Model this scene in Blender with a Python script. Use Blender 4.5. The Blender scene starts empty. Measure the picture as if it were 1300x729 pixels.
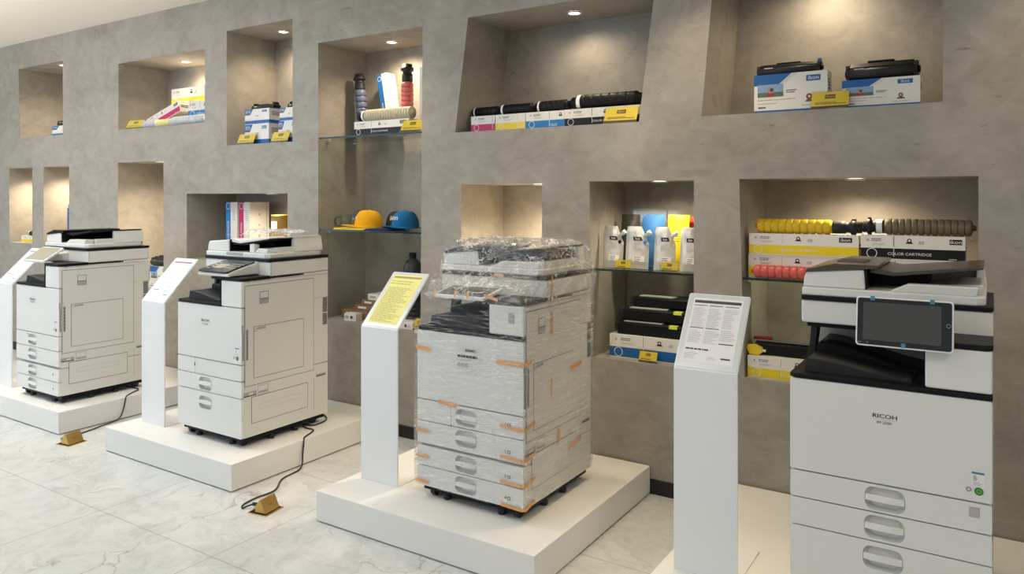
import bpy, bmesh, math, random
from mathutils import Vector, Matrix
from mathutils.geometry import tessellate_polygon
random.seed(7)
SC = bpy.context.scene
COL = SC.collection
PI = math.pi

# ------------------------------------------------------------------ camera constants
F = 950.26                       # focal length in pixels of the 1300 px wide frame
YAW = math.radians(32.704)
EYE = 1.58
CY, SY = math.cos(YAW), math.sin(YAW)
WALL = 3.77                      # wall front plane
BACK = 4.25                      # back of the niches

def wx(px, Y):
    """world X on the plane at depth Y seen at image column px"""
    k = (px - 650) / F
    dx, dy = -SY + CY * k, CY + SY * k
    return dx * Y / dy

# ------------------------------------------------------------------ materials
MATS = {}
def mat(name, color, rough=0.5, metal=0.0, emit=None, strength=0.0, coat=0.0, spec=0.5):
    if name in MATS: return MATS[name]
    m = bpy.data.materials.new(name); m.use_nodes = True
    b = m.node_tree.nodes['Principled BSDF']
    b.inputs['Base Color'].default_value = (*color, 1)
    b.inputs['Roughness'].default_value = rough
    b.inputs['Metallic'].default_value = metal
    b.inputs['Coat Weight'].default_value = coat
    b.inputs['Specular IOR Level'].default_value = spec
    if emit:
        b.inputs['Emission Color'].default_value = (*emit, 1)
        b.inputs['Emission Strength'].default_value = strength
    MATS[name] = m
    return m

def rim(t, normal=None, base=.04):
    """schlick reflectance, the same from either side of a thin sheet"""
    lw = t.add('ShaderNodeLayerWeight'); lw.inputs[0].default_value = .5
    if normal is not None: t.link(normal, lw.inputs['Normal'])
    return t.math('ADD', t.math('MULTIPLY', t.math('POWER', lw.outputs['Facing'], 4.5), 1-base), base)

class NT:
    """small helper to wire node trees"""
    def __init__(s, m): s.m = m; s.t = m.node_tree; s.n = s.t.nodes; s.l = s.t.links
    def add(s, kind, **kw):
        n = s.n.new(kind)
        for k, v in kw.items():
            if k in n.inputs.keys(): n.inputs[k].default_value = v
            else: setattr(n, k, v)
        return n
    def link(s, a, b): s.l.new(a, b)
    def math(s, op, a, b=None, clamp=False):
        n = s.n.new('ShaderNodeMath'); n.operation = op; n.use_clamp = clamp
        for i, q in enumerate((a, b)):
            if q is None: continue
            if isinstance(q, (int, float)): n.inputs[i].default_value = q
            else: s.l.new(q, n.inputs[i])
        return n.outputs[0]
    def ramp(s, fac, stops):
        n = s.n.new('ShaderNodeValToRGB'); r = n.color_ramp
        while len(r.elements) < len(stops): r.elements.new(0.5)
        for e, (p, c) in zip(r.elements, stops):
            e.position = p; e.color = (*c, 1) if len(c) == 3 else c
        s.l.new(fac, n.inputs[0]); return n.outputs[0]

def concrete():
    m = mat('micro_cement', (.3, .3, .3), .62, spec=.3); t = NT(m); b = t.n['Principled BSDF']
    tc = t.add('ShaderNodeTexCoord')
    mp = t.add('ShaderNodeMapping'); mp.inputs['Scale'].default_value = (1, 1, 1.35); t.link(tc.outputs['Object'], mp.inputs[0])
    n1 = t.add('ShaderNodeTexNoise', Scale=1.6, Detail=6, Roughness=.6, Distortion=.6); t.link(mp.outputs[0], n1.inputs['Vector'])
    n2 = t.add('ShaderNodeTexNoise', Scale=6.5, Detail=8, Roughness=.66, Distortion=1.0); t.link(mp.outputs[0], n2.inputs['Vector'])
    mix = t.math('ADD', t.math('MULTIPLY', n1.outputs[0], .5), t.math('MULTIPLY', n2.outputs[0], .5))
    c = t.ramp(mix, [(.32, (.262, .238, .204)), (.44, (.328, .303, .263)), (.53, (.368, .342, .300)), (.60, (.395, .369, .328)), (.70, (.450, .425, .384))])
    # short dark trowel scratches
    mp2 = t.add('ShaderNodeMapping'); mp2.inputs['Scale'].default_value = (1.0, 1.0, 3.4); mp2.inputs['Rotation'].default_value = (0, .5, 0)
    t.link(tc.outputs['Object'], mp2.inputs[0])
    n3 = t.add('ShaderNodeTexNoise', Scale=5.0, Detail=9, Roughness=.75, Distortion=.3); t.link(mp2.outputs[0], n3.inputs['Vector'])
    sc = t.ramp(n3.outputs[0], [(.0, (1, 1, 1)), (.635, (1, 1, 1)), (.675, (.66, .66, .66)), (1, (.55, .55, .55))])
    mm = t.add('ShaderNodeMix', data_type='RGBA', blend_type='MULTIPLY'); mm.inputs[0].default_value = 1
    t.link(c, mm.inputs[6]); t.link(sc, mm.inputs[7])
    t.link(mm.outputs[2], b.inputs['Base Color'])
    bp = t.add('ShaderNodeBump', Strength=.16, Distance=.02); t.link(mix, bp.inputs['Height']); t.link(bp.outputs[0], b.inputs['Normal'])
    return m

def marble():
    m = mat('marble_tile', (.8, .8, .78), .3, spec=.4); t = NT(m); b = t.n['Principled BSDF']
    tc = t.add('ShaderNodeTexCoord')
    dn = t.add('ShaderNodeTexNoise', Scale=4.5, Detail=6); t.link(tc.outputs['Object'], dn.inputs['Vector'])
    ad = t.add('ShaderNodeVectorMath', operation='MULTIPLY_ADD'); t.link(dn.outputs[1], ad.inputs[0])
    ad.inputs[1].default_value = (.5, .5, 0); t.link(tc.outputs['Object'], ad.inputs[2])
    n1 = t.add('ShaderNodeTexNoise', Scale=8.0, Detail=13, Roughness=.78, Distortion=.4); t.link(ad.outputs[0], n1.inputs['Vector'])
    base = t.ramp(n1.outputs[0], [(.32, (.46, .475, .47)), (.43, (.57, .585, .58)), (.52, (.64, .655, .65)), (.60, (.675, .69, .685)), (.72, (.73, .745, .74))])
    vo = t.add('ShaderNodeTexVoronoi', feature='DISTANCE_TO_EDGE', Scale=2.6); t.link(ad.outputs[0], vo.inputs['Vector'])
    vein = t.ramp(vo.outputs['Distance'], [(0, (1, 1, 1)), (.006, (.45, .45, .45)), (.02, (0, 0, 0))])
    nm = t.add('ShaderNodeTexNoise', Scale=2.6, Detail=3); t.link(tc.outputs['Object'], nm.inputs['Vector'])
    msk = t.ramp(nm.outputs[0], [(.50, (0, 0, 0)), (.62, (1, 1, 1))])
    vm = t.math('MULTIPLY', t.math('MULTIPLY', vein, msk), .8)
    mx = t.add('ShaderNodeMix', data_type='RGBA'); t.link(vm, mx.inputs[0]); t.link(base, mx.inputs[6]); mx.inputs[7].default_value = (.27, .25, .225, 1)
    # joints
    sp = t.add('ShaderNodeSeparateXYZ'); t.link(tc.outputs['Object'], sp.inputs[0])
    def joint(sock, off):
        a = t.math('FLOORED_MODULO', t.math('ADD', sock, off), .9)
        d = t.math('MINIMUM', a, t.math('SUBTRACT', .9, a))
        return t.math('LESS_THAN', d, .0022)
    j = t.math('MAXIMUM', joint(sp.outputs[0], 2.89), joint(sp.outputs[1], -2.056))
    jm = t.add('ShaderNodeMix', data_type='RGBA'); t.link(t.math('MULTIPLY', j, .9), jm.inputs[0]); t.link(mx.outputs[2], jm.inputs[6]); jm.inputs[7].default_value = (.34, .32, .29, 1)
    t.link(jm.outputs[2], b.inputs['Base Color'])
    return m

def glassy(name, tint=(.93, .97, .95), gloss=.10, rough=.03):
    m = bpy.data.materials.new(name); m.use_nodes = True; t = NT(m)
    t.n.remove(t.n['Principled BSDF'])
    tr = t.add('ShaderNodeBsdfTransparent'); tr.inputs[0].default_value = (*tint, 1)
    gl = t.add('ShaderNodeBsdfGlossy'); gl.inputs['Roughness'].default_value = rough
    f = t.math('ADD', t.math('MULTIPLY', rim(t), .8), gloss, clamp=True)
    mx = t.add('ShaderNodeMixShader'); t.link(f, mx.inputs[0]); t.link(tr.outputs[0], mx.inputs[1]); t.link(gl.outputs[0], mx.inputs[2])
    t.link(mx.outputs[0], t.n['Material Output'].inputs[0])
    MATS[name] = m; return m

def film_mat(name, crumple):
    """thin clear stretch film: mostly see-through, glossy, with stretch creases whose glints are painted as white lines"""
    m = bpy.data.materials.new(name); m.use_nodes = True; t = NT(m)
    t.n.remove(t.n['Principled BSDF'])
    tc = t.add('ShaderNodeTexCoord')
    mp = t.add('ShaderNodeMapping')
    mp.inputs['Rotation'].default_value = (0.35, .42, 0) if not crumple else (.2, .3, .5)
    mp.inputs['Scale'].default_value = (2.2, 2.2, 34) if not crumple else (9, 9, 16)
    t.link(tc.outputs['Object'], mp.inputs[0])
    n = t.add('ShaderNodeTexNoise', Scale=1.6, Detail=7, Roughness=.62, Distortion=.5 if not crumple else .8); t.link(mp.outputs[0], n.inputs['Vector'])
    n2 = t.add('ShaderNodeTexNoise', Scale=3.4, Detail=2); t.link(tc.outputs['Object'], n2.inputs['Vector'])
    ridge = t.math('ABSOLUTE', t.math('SUBTRACT', n.outputs[0], .5))
    line = t.ramp(ridge, [(0, (1, 1, 1)), (.009, (.65, .65, .65)), (.024, (0, 0, 0))])
    zone = t.ramp(n2.outputs[0], [(.46, (0, 0, 0)), (.60, (1, 1, 1))])
    mpb = t.add('ShaderNodeMapping'); mpb.inputs['Rotation'].default_value = (-.25, -.75, .2) if not crumple else (1.1, -.5, .9); mpb.inputs['Scale'].default_value = (1.4, 1.4, 22) if not crumple else (7, 12, 9)
    t.link(tc.outputs['Object'], mpb.inputs[0])
    nb = t.add('ShaderNodeTexNoise', Scale=1.5, Detail=6, Roughness=.6, Distortion=.4 if not crumple else .7); t.link(mpb.outputs[0], nb.inputs['Vector'])
    lineb = t.ramp(t.math('ABSOLUTE', t.math('SUBTRACT', nb.outputs[0], .52)), [(0, (1, 1, 1)), (.008, (.6, .6, .6)), (.020, (0, 0, 0))])
    n3 = t.add('ShaderNodeTexNoise', Scale=4.1, Detail=2); t.link(mpb.outputs[0], n3.inputs['Vector'])
    zoneb = t.ramp(n2.outputs[0], [(.38, (1, 1, 1)), (.54, (0, 0, 0))])
    cr = t.math('MAXIMUM', t.math('MULTIPLY', line, zone), t.math('MULTIPLY', lineb, zoneb))  # white crease lines, painted in for the film's sparkle highlights
    bp = t.add('ShaderNodeBump', Strength=.8, Distance=.012); t.link(n.outputs[0], bp.inputs['Height'])
    tr = t.add('ShaderNodeBsdfTransparent'); tr.inputs[0].default_value = (.975, .975, .97, 1)
    gl = t.add('ShaderNodeBsdfGlossy'); gl.inputs['Roughness'].default_value = .07; t.link(bp.outputs[0], gl.inputs['Normal'])
    f = t.math('ADD', t.math('MULTIPLY', rim(t, bp.outputs[0]), .55 if not crumple else .9), .01 if not crumple else .03, clamp=True)
    mx = t.add('ShaderNodeMixShader'); t.link(f, mx.inputs[0]); t.link(tr.outputs[0], mx.inputs[1]); t.link(gl.outputs[0], mx.inputs[2])
    df = t.add('ShaderNodeBsdfDiffuse'); df.inputs[0].default_value = (.97, .97, .96, 1)
    m2 = t.add('ShaderNodeMixShader'); t.link(t.math('ADD', t.math('MULTIPLY', cr, .58 if not crumple else .85), .0 if not crumple else .05), m2.inputs[0]); t.link(mx.outputs[0], m2.inputs[1]); t.link(df.outputs[0], m2.inputs[2])
    t.link(m2.outputs[0], t.n['Material Output'].inputs[0])
    MATS[name] = m; return m

CEM = concrete(); TILE = marble()
CEIL = mat('ceiling_paint', (.95, .89, .80), .8)
BLACKBASE = mat('black_skirting', (.012, .012, .013), .4)
WPLAS = mat('printer_white', (.74, .735, .70), .42)
WPLAS2 = mat('printer_white_front', (.77, .77, .745), .38)
GPLAS = mat('printer_grey', (.42, .42, .41), .5)
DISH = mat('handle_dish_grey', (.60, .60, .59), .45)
DARK = mat('printer_black', (.008, .008, .009), .42, spec=.18)
DARK2 = mat('printer_charcoal', (.024, .024, .027), .5, spec=.3)
BRONZE = mat('smoked_tray', (.075, .06, .045), .25)
GAP = mat('seam_dark', (.10, .10, .095), .7)
RUB = mat('rubber_black', (.012, .012, .012), .55)
SCREEN = mat('screen_glass', (.062, .066, .064), .22, coat=.3)
SCREEN2 = mat('screen_bright', (.42, .38, .29), .2)
BEZEL = mat('screen_bezel', (.018, .02, .023), .2)
PLAT = mat('platform_white', (.82, .815, .79), .5)
METAL = mat('stand_white_metal', (.83, .84, .85), .3)
ACRY = mat('acrylic_border', (.66, .70, .71), .18)
PAPER = mat('paper_white', (.86, .85, .87), .55)
PAPY = mat('paper_yellow', (.84, .80, .27), .55)
INK = mat('ink_grey', (.40, .40, .42), .6)
INKD = mat('ink_dark', (.06, .06, .065), .6)
INKY = mat('ink_on_yellow', (.36, .34, .14), .6)
INKR = mat('ink_dull_red', (.42, .17, .21), .6)
CARD = mat('carton_white', (.80, .77, .72), .5)
KRAFT = mat('carton_brown', (.27, .17, .085), .65)
BLACKP = mat('print_black', (.010, .0095, .0095), .45, spec=.3)
YEL = mat('print_yellow', (.82, .63, .012), .42)
TAGY = mat('tag_yellow', (.93, .68, .015), .42)
BLU = mat('print_blue', (.006, .115, .36), .42)
CYA = mat('print_cyan', (.008, .18, .50), .42)
MAG = mat('print_magenta', (.52, .008, .12), .42)
WHT = mat('print_white', (.85, .84, .82), .45)
BROWN = mat('tag_brown_strip', (.07, .028, .01), .5)
GREEN = mat('sticker_green', (.03, .22, .05), .5)
SKYP = mat('picture_sky', (.25, .36, .58), .45)
GRASSP = mat('picture_field', (.10, .16, .10), .5)
GOLD = mat('brass_gold', (.62, .41, .13), .30, metal=1)
TIN = mat('gold_tin', (.50, .33, .09), .4, metal=.45)
CHROME = mat('spot_ring', (.75, .74, .72), .3, metal=.8)
LAMP = mat('spot_lens', (1, .95, .85), .3, emit=(1, .93, .80), strength=14)
SILV = mat('pouch_silver', (.62, .62, .60), .22, metal=.2)
ORT = mat('tape_orange', (.84, .40, .13), .45)
BLTAPE = mat('tape_blue', (.05, .24, .40), .45)
CORD = mat('cord_black', (.03, .03, .03), .5)
GBOT = mat('bottle_grey', (.055, .06, .065), .4)
GLASS = glassy('shelf_glass', (.86, .92, .89), .05)
GEDGE = mat('glass_edge', (.012, .025, .022), .12)
MUGG = glassy('mug_glass', (.97, .98, .975), .02, .05)
CLEAR = glassy('clear_acrylic', (.95, .96, .95), .03, .05)
FILM = film_mat('stretch_film', False)
FILMC = film_mat('crumpled_film', True)
def cloth(n, c): return mat(n, c, .8, spec=.2)
def tone(n, c, r=.33): return mat(n, c, r)

# ------------------------------------------------------------------ mesh builder
TEXTS = {}
def text_geo(s):
    if s in TEXTS: return TEXTS[s]
    cu = bpy.data.curves.new('t', 'FONT'); cu.body = s; cu.size = 1; cu.resolution_u = 3
    cu.align_x = 'CENTER'; cu.align_y = 'CENTER'
    o = bpy.data.objects.new('t', cu); COL.objects.link(o)
    dg = bpy.context.evaluated_depsgraph_get(); e = o.evaluated_get(dg); me = e.to_mesh()
    r = ([v.co.copy() for v in me.vertices], [tuple(p.vertices) for p in me.polygons])
    e.to_mesh_clear(); bpy.data.objects.remove(o); bpy.data.curves.remove(cu)
    TEXTS[s] = r; return r

class MB:
    def __init__(s): s.v = []; s.f = []; s.mi = []; s.sm = []; s.mats = []; s.M = Matrix()
    def add(s, vs, fs, m, smooth=False):
        if m not in s.mats: s.mats.append(m)
        i = s.mats.index(m); b = len(s.v)
        s.v += [s.M @ Vector(v) for v in vs]
        for f in fs: s.f.append([b + k for k in f]); s.mi.append(i); s.sm.append(smooth)
        return s
    def box(s, x0, x1, y0, y1, z0, z1, m):
        vs = [(x0,y0,z0),(x1,y0,z0),(x1,y1,z0),(x0,y1,z0),(x0,y0,z1),(x1,y0,z1),(x1,y1,z1),(x0,y1,z1)]
        return s.add(vs, [(3,2,1,0),(4,5,6,7),(0,1,5,4),(1,2,6,5),(2,3,7,6),(3,0,4,7)], m)
    def prism(s, poly, axis, a0, a1, m, smooth=False):
        n = len(poly)
        P = {'y': lambda p, a: (p[0], a, p[1]), 'x': lambda p, a: (a, p[0], p[1]), 'z': lambda p, a: (p[0], p[1], a)}[axis]
        vs = [P(p, a0) for p in poly] + [P(p, a1) for p in poly]
        s.add(vs, [tuple(range(n)), tuple(range(2*n-1, n-1, -1))], m)
        b = len(s.v) - 2*n; i = s.mats.index(m)
        for k in range(n):
            s.f.append([b+k, b+(k+1) % n, b+n+(k+1) % n, b+n+k]); s.mi.append(i); s.sm.append(smooth)
        return s
    def lathe(s, prof, c, axis, m, n=24, smooth=True, cap=True):
        """prof: list of (radius, distance along axis)"""
        vs = []; fs = []
        for r, d in prof:
            for k in range(n):
                a = 2*PI*k/n; p, q = r*math.cos(a), r*math.sin(a)
                vs.append({'x': (c[0]+d, c[1]+p, c[2]+q), 'y': (c[0]+p, c[1]+d, c[2]+q), 'z': (c[0]+p, c[1]+q, c[2]+d)}[axis])
        for j in range(len(prof)-1):
            for k in range(n): fs.append((j*n+k, j*n+(k+1) % n, (j+1)*n+(k+1) % n, (j+1)*n+k))
        s.add(vs, fs, m, smooth)
        if cap:
            b = len(s.v) - len(vs); i = s.mats.index(m)
            s.f.append([b+k for k in range(n)]); s.mi.append(i); s.sm.append(False)
            s.f.append([b+(len(prof)-1)*n+k for k in range(n)][::-1]); s.mi.append(i); s.sm.append(False)
        return s
    def tube(s, pts, r, m, n=8):
        pts = [Vector(p) for p in pts]; vs = []; fs = []
        for i, p in enumerate(pts):
            d = (pts[min(i+1, len(pts)-1)] - pts[max(i-1, 0)]).normalized()
            u = d.cross(Vector((0, 0, 1)) if abs(d.z) < .9 else Vector((1, 0, 0))).normalized(); w = d.cross(u)
            for k in range(n):
                a = 2*PI*k/n; vs.append(p + u*r*math.cos(a) + w*r*math.sin(a))
        for j in range(len(pts)-1):
            for k in range(n): fs.append((j*n+k, j*n+(k+1) % n, (j+1)*n+(k+1) % n, (j+1)*n+k))
        fs.append(tuple(range(n))); fs.append(tuple(range((len(pts)-1)*n+n-1, (len(pts)-1)*n-1, -1)))
        return s.add(vs, fs, m, True)
    def quad(s, o, u, v, m): 
        o, u, v = Vector(o), Vector(u), Vector(v)
        return s.add([o, o+u, o+u+v, o+v], [(0, 1, 2, 3)], m)
    # decals on a face: frame = (origin, unit u, unit v, unit normal)
    def rect(s, fr, x, y, w, h, m, off=.0006):
        o, u, v, n = fr; return s.quad(o + u*x + v*y + n*off, u*w, v*h, m)
    def poly(s, fr, pts, m, off=.0006):
        o, u, v, n = fr; return s.add([o + u*p[0] + v*p[1] + n*off for p in pts], [tuple(range(len(pts)))], m)
    def disc(s, fr, x, y, r, m, off=.0008, n=20, r2=None):
        if r2 is None: return s.poly(fr, [(x+r*math.cos(2*PI*k/n), y+r*math.sin(2*PI*k/n)) for k in range(n)], m, off)
        o, u, v, nn = fr; vs = []
        for R in (r, r2): vs += [o+nn*off+u*(x+R*math.cos(2*PI*k/n))+v*(y+R*math.sin(2*PI*k/n)) for k in range(n)]
        return s.add(vs, [(k, (k+1) % n, n+(k+1) % n, n+k) for k in range(n)], m)
    def text(s, fr, x, y, size, st, m, off=.001, sx=1.0):
        o, u, v, n = fr; vs, fs = text_geo(st)
        return s.add([o + u*(x+c.x*size*sx) + v*(y+c.y*size) + n*off for c in vs], fs, m)
    def lines(s, fr, x, y, w, h, rows, m, seed=0, off=.0008, fill=.45):
        """rows of broken dashes standing for small print"""
        rnd = random.Random(seed)
        for k in range(rows):
            yy = y + h - (k+1)*h/rows; xx = x
            end = x + w*rnd.uniform(.55, 1)
            while xx < end:
                l = rnd.uniform(.04, .16)*w; l = min(l, end-xx)
                s.rect(fr, xx, yy, l, h/rows*fill, m, off); xx += l + rnd.uniform(.012, .03)*w
        return s
    def plate(s, outer, holes, axis, a, m):
        P = {'y': lambda p: Vector((p[0], a, p[1])), 'x': lambda p: Vector((a, p[0], p[1])), 'z': lambda p: Vector((p[0], p[1], a))}[axis]
        loops = [[P(p) for p in l] for l in [outer]+holes]
        flat = [p for l in loops for p in l]
        return s.add(flat, [tuple(t) for t in tessellate_polygon(loops)], m)
    def build(s, name, parent=None, bevel=0, seg=2, loc=None, rot=None, recalc=True, subsurf=0):
        me = bpy.data.meshes.new(name)
        me.from_pydata([tuple(v) for v in s.v], [], s.f)
        for m in s.mats: me.materials.append(m)
        me.polygons.foreach_set('material_index', s.mi); me.polygons.foreach_set('use_smooth', s.sm)
        if recalc:
            bm = bmesh.new(); bm.from_mesh(me); bmesh.ops.recalc_face_normals(bm, faces=bm.faces); bm.to_mesh(me); bm.free()
        me.update()
        o = bpy.data.objects.new(name, me); COL.objects.link(o)
        if parent: o.parent = parent
        if loc is not None: o.location = loc
        if rot is not None: o.rotation_euler = rot
        if bevel:
            b = o.modifiers.new('bevel', 'BEVEL'); b.width = bevel; b.segments = seg; b.limit_method = 'ANGLE'; b.angle_limit = math.radians(50)
        return o

def tag(o, label, cat, group=None):
    o['label'] = label; o['category'] = cat
    if group: o['group'] = group
    return o
def thing(name, label, cat, loc=(0, 0, 0), rot=(0, 0, 0), group=None):
    o = bpy.data.objects.new(name, None); COL.objects.link(o); o.empty_display_size = .05
    o.location = loc; o.rotation_euler = rot
    return tag(o, label, cat, group)
def struct(o): o['kind'] = 'structure'; return o
X, Y, Z = Vector((1, 0, 0)), Vector((0, 1, 0)), Vector((0, 0, 1))
def FRONT(x=0, y=0, z=0): return (Vector((x, y, z)), X, Z, -Y)      # face looking at the room
def RIGHT(x=0, y=0, z=0): return (Vector((x, y, z)), Y, Z, X)       # face looking along +X
def LEFTF(x=0, y=0, z=0): return (Vector((x, y, z)), -Y, Z, -X)
def TOP(x=0, y=0, z=0): return (Vector((x, y, z)), X, Y, Z)

def rrect(x0, x1, z0, z1, r, n=5):
    pts = []
    for cx, cz, a0 in ((x1-r, z1-r, 0), (x0+r, z1-r, 90), (x0+r, z0+r, 180), (x1-r, z0+r, 270)):
        for k in range(n+1):
            a = math.radians(a0+90*k/n); pts.append((cx+r*math.cos(a), cz+r*math.sin(a)))
    return pts

# ------------------------------------------------------------------ room shell
def quad_niche(tl, tr, br, bl): return [tl, tr, br, bl]
NICHES = [
    quad_niche((-8.51, 2.915), (-7.62, 2.915), (-7.62, 2.195), (-8.47, 2.195)),
    quad_niche((-6.648, 2.79), (-5.388, 2.79), (-5.388, 2.192), (-6.648, 2.192)),
    quad_niche((-5.107, 2.90), (-4.344, 2.90), (-4.344, 1.994), (-5.107, 1.994)),
    quad_niche((-4.074, 2.69), (-3.109, 2.69), (-3.128, .707), (-4.074, .707)),
    quad_niche((-2.745, 2.70), (-1.515, 2.70), (-1.607, 1.99), (-2.846, 1.99)),
    quad_niche((-1.19, 2.80), (-.183, 2.80), (-.183, 1.999), (-1.261, 1.999)),
    quad_niche((-8.713, 1.887), (-8.219, 1.887), (-8.219, 1.112), (-8.70, 1.112)),
    quad_niche((-7.99, 1.887), (-7.502, 1.887), (-7.502, 1.112), (-7.99, 1.112)),
    quad_niche((-6.655, 1.895), (-5.956, 1.895), (-5.956, .80), (-6.655, .80)),
    quad_niche((-5.63, 1.612), (-4.398, 1.612), (-4.398, 1.076), (-5.63, 1.076)),
    quad_niche((-2.80, 1.662), (-2.214, 1.662), (-2.214, 1.18), (-2.80, 1.18)),
    quad_niche((-1.906, 1.671), (-1.302, 1.671), (-1.302, .689), (-1.884, .689)),
    quad_niche((-1.068, 1.673), (-.051, 1.673), (-.051, .682), (-1.043, .682)),
]
CEILZ = 3.18
w = MB()
w.plate([(-14, 0), (4, 0), (4, CEILZ), (-14, CEILZ)], NICHES, 'y', WALL, CEM)
for nn in NICHES:
    for k in range(4):
        a, b = nn[k], nn[(k+1) % 4]
        w.add([(a[0], WALL, a[1]), (b[0], WALL, b[1]), (b[0], BACK, b[1]), (a[0], BACK, a[1])], [(0, 1, 2, 3)], CEM)
    w.add([(p[0], BACK, p[1]) for p in nn], [(0, 1, 2, 3)], CEM)
w.box(-14, 4, BACK+.02, BACK+.12, 0, CEILZ, CEM)
struct(w.build('wall_back', recalc=False))
struct(MB().box(-14, 6, -7, BACK+.12, -.08, 0, TILE).build('floor'))
struct(MB().box(-14, 6, -7, BACK+.12, CEILZ, CEILZ+.1, CEIL).build('ceiling'))
bb = MB()
bb.box(-14, 4, WALL-.012, WALL, 0, .078, BLACKBASE)
struct(bb.build('baseboard_back', bevel=.002))

# niche downlights: (x, ceiling height, label)
def downlight(x, z, y, label, watts):
    t = thing('downlight', label, 'light', (x, y, z), group='recessed niche downlights')
    MB().lathe([(.046, -.001), (.048, -.006), (.040, -.009), (.033, -.004)], (0, 0, 0), 'z', CHROME, 24, cap=False).build('trim_ring', t)
    MB().lathe([(.033, -.004), (.02, -.0055), (.001, -.006)], (0, 0, 0), 'z', LAMP, 20).build('lens', t)
    ld = bpy.data.lights.new('niche_spot', 'SPOT'); ld.energy = watts*4; ld.color = (1, .80, .55); ld.spot_size = math.radians(150); ld.spot_blend = .8; ld.shadow_soft_size = .035
    lo = bpy.data.objects.new('niche_spot_lamp', ld); COL.objects.link(lo); lo.location = (x, y, z-.02); lo.rotation_euler = (math.radians(6), 0, 0)
for x, z, y, l, e in [
    (-7.87, 2.915, 3.9, 'recessed downlight in the far left upper niche', 8),
    (-6.03, 2.79, 4.03, 'recessed downlight above the leaning magenta carton', 5.5),
    (-4.74, 2.90, 4.02, 'recessed downlight above the stacked blue and white boxes', 5),
    (-3.60, 2.69, 4.02, 'recessed downlight above the tall niche with glass shelves', 7),
    (-2.13, 2.70, 4.015, 'recessed downlight above the row of four black toner tubes', 2.2),
    (-.72, 2.80, 4.02, 'recessed downlight of the niche with two blue and white printer boxes', 3.8),
    (-8.45, 1.887, 3.98, 'recessed downlight of the leftmost lower niche', 8),
    (-7.74, 1.887, 3.98, 'recessed downlight of the second lower niche from the left', 8),
    (-6.13, 1.895, 3.86, 'recessed downlight of the narrow tall niche behind the far copier', 13),
    (-4.75, 1.612, 3.92, 'recessed downlight above the gold tin', 4),
    (-2.28, 1.662, 3.86, 'recessed downlight of the empty niche behind the wrapped copier', 13),
    (-1.55, 1.671, 3.93, 'recessed downlight above the silver refill pouches', 3.6),
    (-.562, 1.673, 3.97, 'recessed downlight above the ribbed yellow toner tube', 4.5)]:
    downlight(x, z, y, l, e)

# ------------------------------------------------------------------ glass shelves
def glass_shelf(x0, x1, z, label, d=.44):
    t = thing('glass_shelf', label, 'shelf', ((x0+x1)/2, WALL+.01, z), group='glass shelves in the niches')
    hw = (x1-x0)/2
    MB().box(-hw, hw, .002, d, -.012, 0, GLASS).build('glass_pane', t)
    MB().box(-hw, hw, -.001, .002, -.012, 0, GEDGE).build('polished_edge', t)
    for sx in (-1, 1):
        for yy in (.08, .34):
            c = MB(); c.lathe([(.008, -.03), (.008, -.013)], (sx*(hw-.02), yy, 0), 'z', CHROME, 10); c.box(sx*hw-.022 if sx > 0 else -hw, sx*hw if sx > 0 else -hw+.022, yy-.006, yy+.006, -.028, -.016, CHROME)
            c.build('shelf_pin', t)
glass_shelf(-4.074, -3.113, 2.012, 'glass shelf carrying the toner cartridges in the tall niche')
glass_shelf(-4.074, -3.119, 1.354, 'glass shelf carrying the caps and mugs')
glass_shelf(-1.896, -1.303, 1.184, 'glass shelf carrying the silver refill pouches')
glass_shelf(-1.062, -.052, 1.181, 'glass shelf carrying the yellow and black cartons on the right')

# ------------------------------------------------------------------ platforms
def platform(x0, x1, label):
    t = MB().box(x0, x1, 2.557, WALL-.013, .006, .15, PLAT); t.box(x0+.012, x1-.012, 2.569, WALL-.02, 0, .006, GAP)
    tag(t.build('display_platform', bevel=.0025), label, 'platform', 'white display platforms')
platform(-6.46, -5.222, 'white platform under the farthest copier at left')
platform(-4.66, -3.425, 'white platform under the second copier from left')
platform(-2.775, -1.537, 'white platform under the film-wrapped copier')
platform(-1.095, .145, 'white platform under the nearest copier at right')

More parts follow.
